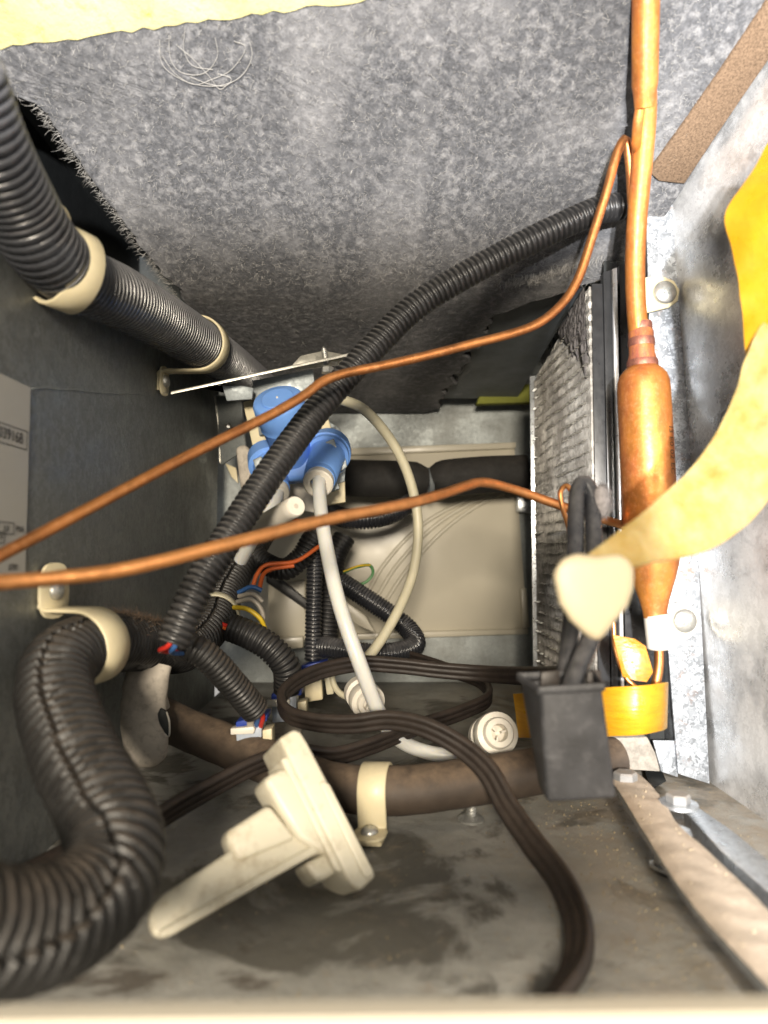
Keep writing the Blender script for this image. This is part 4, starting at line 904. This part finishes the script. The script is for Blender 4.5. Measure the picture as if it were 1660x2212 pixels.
cl('stop_block', [(484, 1806), (494, 1794), (580, 1738), (640, 1814), (520, 1864), (506, 1862)], .0022, .012, .0024)

# ================================================================== floor hardware at the right
fb = thing('dusty_floor_bar', (.115, .26, FLOOR), 'dust covered metal bar on bolts along the floor at the right', 'bar')
zb = -.112
bl = [onz(1322, 1690, zb), onz(1338, 1712, zb), onz(1400, 1812, zb), onz(1500, 1962, zb), onz(1680, 2160, zb), onz(1900, 2430, zb)]
brr = [onz(1900, 2240, zb), onz(1680, 1990, zb), onz(1540, 1850, zb), onz(1462, 1778, zb), onz(1440, 1742, zb), onz(1400, 1690, zb), onz(1360, 1660, zb)]
slab('bar', bl+brr, (0, 0, -.0025), M['galv'], fb, 0)
V = []; Fc = []
A2, _ = resample(bl, .0015); B2, _ = resample(brr[::-1], .0015)
n1, n2 = 90, 26
def atl(l, t): x = t*(len(l)-1); i = min(int(x), len(l)-2); return l[i].lerp(l[i+1], x-i)
for i in range(n1+1):
    for j in range(n2+1):
        p = atl(A2, i/n1).lerp(atl(B2, i/n1), j/n2); e = min(j, n2-j)/5.0
        V.append(p+Vector((0, 0, .0010*min(1, e)+.0004*noise.noise(p*120)+.00018*noise.noise(p*600)+.0004)))
for i in range(n1):
    for j in range(n2): Fc.append((i*(n2+1)+j, i*(n2+1)+j+1, (i+1)*(n2+1)+j+1, (i+1)*(n2+1)+j))
obj('dust_layer', V, Fc, M['dust'], fb, auto=80)
hexbolt('bolt_head', onz(1466, 1738, zb)+Vector((0, 0, .0005)), (0, 0, 1), .0052, .0042, M['zinc_dusty'], fb)
lathe('bolt_washer', onz(1466, 1740, zb), onz(1466, 1740, zb)+Vector((0, 0, .0012)), [(0, .0085), (1, .0083)], M['galv'], fb, 24)
hexbolt('bolt_head', onz(1352, 1690, zb)+Vector((0, 0, .0005)), (0, 0, 1), .0056, .0046, M['zinc_dusty'], fb)
bb = onz(1452, 1880)
lathe('spacer', bb, bb+Vector((.002, .002, .0165)), [(0, .0088), (.08, .0088), (.10, .0072), (.9, .0072), (1, .0064)], M['galv'], fb, 24)
ch = thing('steel_channel', onz(1560, 1830), 'bare bluish steel channel on the floor beside the dusty bar', 'channel')
slab('channel_face', [onz(1478, 1752, -.118), onz(1500, 1738, -.118), onz(1580, 1792, -.118), onz(1700, 1890, -.118), onz(1900, 2060, -.118), onz(1900, 2130, -.118), onz(1700, 1962, -.118), onz(1560, 1840, -.118)], (0, 0, -.010), M['galv'], ch, .0004)
tag(slab('floor_slot', [onz(1392, 1668)+Vector((0, 0, .003)), onz(1432, 1682)+Vector((0, 0, .003)), onz(1440, 1700)+Vector((0, 0, .003)), onz(1414, 1716)+Vector((0, 0, .003)), onz(1400, 1700)+Vector((0, 0, .003))], (0, 0, .0006), M['gap_shade'], None, 0), 'black hole in the dusty floor plate at the foot of the post', 'hole')
sl = thing('dusty_foot_block', onz(1370, 1660), 'dusty grey block on the floor under the orange tape band', 'block')
slab('foot_front', [P(1300, 1595, .395), P(1400, 1592, .395), P(1424, 1640, .395), P(1428, 1668, .395), P(1300, 1660, .395)], (0, .03, 0), plastic('dusty_grey_paint', (.34, .31, .27), .9, .3, 300, .8, 500), sl, .001)
slab('ledge', [P(1412, 1600, .392), P(1466, 1600, .392), P(1466, 1680, .392), P(1430, 1668, .392)], (0, .002, 0), M['post'], sl, .0005)
pl = []
for k in range(1500):
    x = random.gauss(.11, .030); y = random.uniform(.21, .40)
    if -.05 < x < XR-.002: pl.append((x, y, FLOOR+.0003))
for k in range(500): pl.append((random.uniform(XL+.01, XR-.03), random.uniform(.18, .6), FLOOR+.0002))
bar_pl = []
for k in range(70):
    t_ = random.random(); p = atl(A2, t_).lerp(atl(B2, t_), random.uniform(.08, .92)); bar_pl.append(p+Vector((0, 0, .0016)))
crumbs('bar_grit', bar_pl, plastic('pale_grit', (.50, .41, .28), .9, .4, 500, bump=0), fb, .0003, .0008)
tag(crumbs('floor_grit', pl, plastic('tan_grit', (.36, .29, .18), .9, .4, 500, bump=0), None, .0002, .0006), 'tan grit and crumbs scattered over the grimy floor', 'grit', kind='stuff')
pl = [(random.uniform(XL+.02, .06), random.uniform(.26, .60), FLOOR+.0003) for k in range(500)]

# ================================================================== label on the left wall
lb_ = thing('rating_label', onx(40, 1250, XL+.0004), 'silver printed rating label on the left wall at the picture edge', 'label')
yl = onx(63, 900, XL+.0004).y
z1, z0 = onx(60, 836, XL).z, onx(60, 1252, XL).z
slab('label_sheet', [(XL+.0004, .18, z0), (XL+.0004, yl, z0), (XL+.0004, yl, z1), (XL+.0004, .18, z1)], (.00025, 0, 0), M['label'], lb_, 0)
Xt = XL+.0009
def ltext(s, x, y, size, nm='print'):
    p = onx(x, y, Xt); o = text(nm, s, (0, 0, 0), (0, 1, 0), (0, 0, 1), size, M['ink'], lb_); o.data.transform(Matrix.Translation(p)); return o
ltext('039168', 24, 941, .0062)
def frame_box(x, y, x1, hh):
    z = onx(x, y, Xt).z; y0, y1 = .20, onx(x1, y, Xt).y; w = .00016
    for c, dy, dz in (((Xt, (y0+y1)/2, z+hh), (y1-y0)/2, w), ((Xt, (y0+y1)/2, z-hh), (y1-y0)/2, w), ((Xt, y1, z), w, hh)):
        box('printed_line', c, (.00004, 0, 0), (0, dy, 0), (0, 0, dz), M['ink'], lb_, 0)
frame_box(24, 941, 59, .0037); frame_box(14, 1141, 30, .0022); frame_box(3, 1161, 10, .0021)
ltext('IUI', 14, 1142, .0034); ltext('PSIA', 43, 1144, .0034); ltext('A', 3, 1160, .0034); ltext('0781', 29, 1226, .0036)
sm = onx(70, 838, XL+.0003); sm2 = onx(325, 853, XL+.0003)
tag(tube('adhesive_seam', [sm.lerp(sm2, k/14)+Vector((0, 0, random.gauss(0, .0004))) for k in range(15)], lambda s: .00028*(1-.6*s), M['rear'], None, 8, .001), 'thin pale adhesive line along the left wall beside the label', 'seam')
